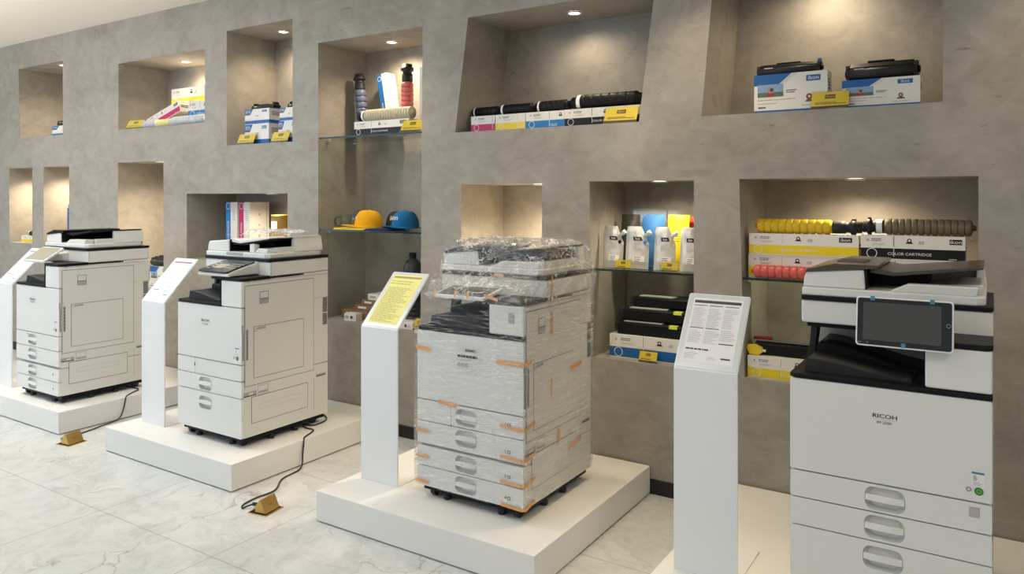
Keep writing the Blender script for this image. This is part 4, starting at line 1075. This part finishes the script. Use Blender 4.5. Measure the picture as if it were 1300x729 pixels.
# --- silver refill pouches and coloured bags
def pouch(x, y, w, h, dot, label, tilt=0):
    t = thing('refill_pouch', label, 'pouch', (x, y, 1.185), (math.radians(-7), 0, tilt), 'silver spouted refill pouches')
    m = MB(); NU, NV = 14, 18; fr_, bk_ = [], []
    rnd = random.Random(int(abs(x)*1000))
    def edge(v):   # left/right limits, cut shoulder on the right
        l = 0; r_ = w
        if v > .62: r_ = w*(1-.34*((v-.62)/.38)**.8)
        if v > .93: l = w*.03
        return l, r_
    for j in range(NV+1):
        v = j/NV; l, r_ = edge(v)
        for i in range(NU+1):
            u = i/NU; th = .030*(1-abs(2*u-1)**2.4)*(1-v)**.55*(.25+.75*min(1, v*6))
            c = rnd.uniform(-.0016, .0016) if 0 < i < NU and 0 < j < NV else 0
            fr_.append((l+(r_-l)*u, -th+c, v*h)); bk_.append((l+(r_-l)*u, th*.6, v*h))
    n = len(fr_); fs = []
    for j in range(NV):
        for i in range(NU):
            a = j*(NU+1)+i; fs += [(a, a+1, a+NU+2, a+NU+1), (n+a, n+a+NU+1, n+a+NU+2, n+a+1)]
    m.add(fr_+bk_, fs, SILV, True); m.build('pouch_body', t)
    s_ = MB(); s_.M = Matrix.Translation((w*.86, 0, h*.80)) @ Matrix.Rotation(math.radians(52), 4, 'Y')
    s_.lathe([(.010, -.012), (.010, .010), (.013, .011), (.013, .030), (.009, .031)], (0, 0, 0), 'z', WHT, 14); s_.build('spout', t)
    p = MB()
    def fz(u, v):
        l, r_ = edge(v); th = .030*(1-abs(2*u-1)**2.4)*(1-v)**.55*(.25+.75*min(1, v*6)); return Vector((l+(r_-l)*u, -th-.0035, v*h))
    def patch(u0, u1, v0, v1, mm, off=0):
        K = 6; vs = [fz(u0+(u1-u0)*i/K, v0+(v1-v0)*j/2)-Y*off for j in range(3) for i in range(K+1)]
        p.add(vs, [(j*(K+1)+i, j*(K+1)+i+1, (j+1)*(K+1)+i+1, (j+1)*(K+1)+i) for j in range(2) for i in range(K)], mm)
    patch(.40, .80, .66, .75, BLACKP)
    tv, tf = text_geo('ikon'); p.add([fz(.60+c.x*.13, .705+c.y*.085)-Y*.0012 for c in tv], tf, WHT)
    patch(.40, .86, .16, .30, WHT); 
    rr = random.Random(9)
    for k, v in enumerate((.27, .225, .18)): patch(.44, .44+rr.uniform(.2, .38), v-.008, v+.004, INKD, .0012)
    for k, v in enumerate((.58, .54, .50, .46)): patch(.36, .36+rr.uniform(.22, .42), v, v+.011, INK)
    c0 = fz(.86, .62); p.disc((c0, X, Z, -Y), 0, 0, .0105, dot, .004, 16); p.build('printed_markings', t)
for x, y, w, dot, lab, tl in ((-1.868, 3.86, .125, BLACKP, 'leftmost silver pouch, with a black dot', 0), (-1.728, 3.86, .135, mat('dot_blue', (.02, .30, .65)), 'silver pouch with a blue dot', .06), (-1.560, 3.86, .122, mat('dot_olive', (.55, .45, .02)), 'silver pouch with an olive yellow dot', 0), (-1.412, 3.86, .11, mat('dot_red', (.45, .01, .03)), 'rightmost silver pouch, with a red dot', 0)):
    pouch(x, y, w, .236, dot, lab + ', on the glass shelf', tl)
def powder_bag(x, y, w, h, col, label):
    t = thing('powder_bag', label, 'bag', (x, y, 1.185), (math.radians(-9), 0, 0), 'coloured powder bags behind the pouches')
    m = MB(); vs = []; fs = []; NU, NV = 10, 14; rnd = random.Random(int(w*1e4))
    for s_ in (-1, .5):
        for j in range(NV+1):
            v = j/NV
            for i in range(NU+1):
                u = i/NU; th = .020*(1-abs(2*u-1)**2.2)*(1-v**3)*(.3+.7*min(1, v*5)); vs.append((.006+(w-.012)*u, s_*th+rnd.uniform(-.0012, .0012)*(0 < i < NU), v*h*.90))
    n = (NU+1)*(NV+1)
    for q in (0, n):
        for j in range(NV):
            for i in range(NU): a = q+j*(NU+1)+i; fs.append((a, a+1, a+NU+2, a+NU+1))
    m.add(vs, fs, col, True); m.build('bag_body', t)
    f = MB(); f.box(0, w, -.0004, .0004, 0, h, CLEAR); f.build('clear_seam', t)
    p = MB(); p.lines(FRONT(0, -.021, 0), w*.28, h*.44, w*.55, h*.16, 4, mat('bag_print', (.06, .07, .10)), 4, .0005, .25); p.build('printed_markings', t)
powder_bag(-1.845, 4.02, .130, .335, tone('powder_black', (.035, .033, .028), .22), 'black powder bag behind the leftmost silver pouch')
powder_bag(-1.712, 4.01, .150, .335, tone('powder_blue', (.035, .14, .36), .22), 'blue powder bag behind the silver pouches')
powder_bag(-1.553, 4.01, .135, .335, tone('powder_yellow', (.82, .62, .01), .25), 'yellow powder bag behind the silver pouches')
powder_bag(-1.450, 4.05, .135, .325, tone('powder_red', (.62, .06, .02), .25), 'red powder bag behind the rightmost silver pouch')
price_tag(-1.706, 1.185, 3.782, .092, .052, 'yellow price tag before the black-dot and blue-dot pouches', lean=8, tall=False)
price_tag(-1.440, 1.185, 3.782, .092, .052, 'yellow price tag before the olive-dot and red-dot pouches', lean=8, tall=False)
# --- below the pouches
carton((-1.808, 3.83, .69), .47, .20, .128, BLU, 'white carton with blue band under the flat black cartridges', full=.62, text=False)
def flat_cartridge(loc, L, D, H, label, rz, sticker=True):
    t = thing('flat_cartridge', label, 'toner cartridge', loc, (0, 0, rz), 'flat black toner cartridges in a stack')
    b = MB(); b.prism([(0, H*.1), (.01, 0), (D*.9, 0), (D, H*.3), (D, H*.8), (D*.92, H), (.015, H), (0, H*.9)], 'x', .02, L-.02, DARK); b.build('cartridge_body', t, bevel=.003)
    for x in (0, L-.022): MB().box(x, x+.022, .006, D*.7, H*.25, H*.95, DARK2).build('end_piece', t, bevel=.003)
    e = MB(); e.box(.05, L*.60, .02, D*.5, H-.001, H+.005, GPLAS); e.build('silver_strip', t, bevel=.001)
    if sticker: s_ = MB(); s_.box(L*.70, L*.80, -.0006, .03, H*.78, H+.0015, mat('sticker_lime', (.80, .85, .05), .5)); s_.build('lime_sticker', t)
flat_cartridge((-1.790, 3.85, .8185), .46, .16, .068, 'lowest flat black cartridge, lying on the blue-banded carton', 0)
flat_cartridge((-1.770, 3.88, .8925), .45, .16, .066, 'middle flat black cartridge with a lime sticker', .02)
flat_cartridge((-1.735, 3.94, .9645), .42, .16, .056, 'topmost flat black cartridge of the stack', .0, False)
price_tag(-1.565, .69, 3.785, .10, .060, 'yellow price tag before the blue-banded carton', lean=22, tall=False)
# --- right niche
carton((-1.037, 3.835, 1.294), .508, .10, .107, YEL, 'white carton with yellow band, upper left on the right glass shelf')
carton((-1.042, 3.84, 1.1815), .51, .10, .112, YEL, 'white carton under the yellow-banded carton on the right glass shelf')
carton((-.520, 3.835, 1.294), .420, .12, .112, BLACKP, 'white carton with black band and the name printed large, right glass shelf', full=.425)
carton((-.520, 3.84, 1.1815), .42, .12, .112, BLACKP, 'white carton under the black-banded carton, hidden behind the near copier', full=.44)
ribbed_tube((-1.02, 3.885, 1.4015), .50, .036, tone('tube_yellow', (.80, .52, .012)), 'bright yellow ribbed toner tube lying on the yellow-banded carton', ribs=10)
ribbed_tube((-.515, 3.89, 1.4065), .455, .038, tone('tube_khaki', (.16, .13, .075)), 'khaki brown ribbed toner tube lying on the black-banded carton', capend=-1, ribs=13, capl=.2)
ribbed_tube((-1.015, 3.80, 1.1815), .50, .033, tone('tube_rose', (.60, .10, .085)), 'rose red ribbed toner tube in front of the cartons on the right shelf', ribs=10)
carton((-1.035, 3.80, .6825), .50, .12, .108, YEL, 'white carton with yellow band on the lowest ledge behind the near copier', lower=.04)
t = thing('drum_unit', 'long black drum unit with red end on the lowest ledge', 'toner cartridge', (-1.03, 3.84, .791))
m = MB(); m.prism([(0, .005), (.01, 0), (.10, 0), (.10, .06), (.02, .066), (0, .055)], 'x', .02, .52, DARK); m.build('housing', t, bevel=.003)
m = MB(); m.box(.01, .52, .03, .04, .064, .069, GPLAS); m.build('silver_rail', t)
m = MB(); m.box(.0, .085, .05, .10, .062, .078, mat('drum_red', (.35, .01, .02), .4)); m.build('red_end', t, bevel=.002)
m = MB(); m.prism([(.0, .004), (.045, .0), (.062, .015), (.062, .038), (.03, .052), (-.012, .05), (-.014, .03)], 'y', -.028, -.002, mat('clip_yellow', (.82, .62, .02), .4)); m.box(.060, .078, -.02, -.008, .018, .03, WHT); m.build('yellow_clip', t, bevel=.002)

# ------------------------------------------------------------------ lights and world
def area(name, loc, rot, sx, sy, power, color):
    ld = bpy.data.lights.new(name, 'AREA'); ld.shape = 'RECTANGLE'; ld.size = sx; ld.size_y = sy; ld.energy = power; ld.color = color
    o = bpy.data.objects.new(name, ld); COL.objects.link(o); o.location = loc; o.rotation_euler = rot; return o
# shop front daylight, behind the camera on the left
area('shopfront_daylight', (-9.0, -3.0, 1.7), (math.radians(90), 0, math.radians(-25)), 6.0, 2.6, 76, (.55, .86, 1.25))
# ceiling light panels over the aisle
for x, y, p, c in ((-7.0, 2.0, 14, (.90, .98, 1.06)), (-4.4, 2.1, 19, (.93, 1, 1.04)), (-2.4, 1.1, 17, (1, .98, .94)), (-4.4, -1.6, 8, (.9, 1, 1.1)), (-1.4, -1.6, 8, (1, .97, .9)), (1.4, .5, 30, (1, .91, .76))):
    area('ceiling_panel', (x, y, CEILZ-.04), (0, 0, 0), 1.6, .5, p, c)
# upward fill light added above the frame to brighten the ceiling
area('added_ceiling_fill', (-7.2, 1.5, 2.6), (math.radians(180), 0, 0), 4.0, .3, 92, (1, .95, .86))
# warm wall-washing spots over the right-hand platforms
for x, e in ((-3.3, 22), (-2.0, 40), (-1.25, 46), (.25, 28)):
    ld = bpy.data.lights.new('wall_spot', 'SPOT'); ld.energy = e; ld.color = (1, .78, .50); ld.spot_size = math.radians(70); ld.spot_blend = .7; ld.shadow_soft_size = .05
    lo = bpy.data.objects.new('wall_spot', ld); COL.objects.link(lo); lo.location = (x, 3.35, CEILZ-.05); lo.rotation_euler = (math.radians(4), 0, 0)
wd = bpy.data.worlds.new('room_ambient'); SC.world = wd; wd.use_nodes = True
bg = wd.node_tree.nodes['Background']; bg.inputs[0].default_value = (.98, .985, .97, 1); bg.inputs[1].default_value = .33

# ------------------------------------------------------------------ camera
cd = bpy.data.cameras.new('camera'); cam = bpy.data.objects.new('camera', cd); COL.objects.link(cam)
cd.sensor_fit = 'HORIZONTAL'; cd.sensor_width = 36; cd.lens = F/1300*36
cd.shift_y = -(364.5-250.98)/1300
cd.clip_start = .05
cam.location = (0, 0, EYE); cam.rotation_euler = (math.radians(90), 0, YAW)
SC.camera = cam
SC.view_settings.view_transform = 'Standard'; SC.view_settings.look = 'None'; SC.view_settings.gamma = 1; SC.view_settings.use_curve_mapping = False
SC.view_settings.exposure = 0.15
SC.cycles.max_bounces = 10; SC.cycles.transparent_max_bounces = 16; SC.cycles.use_denoising = True
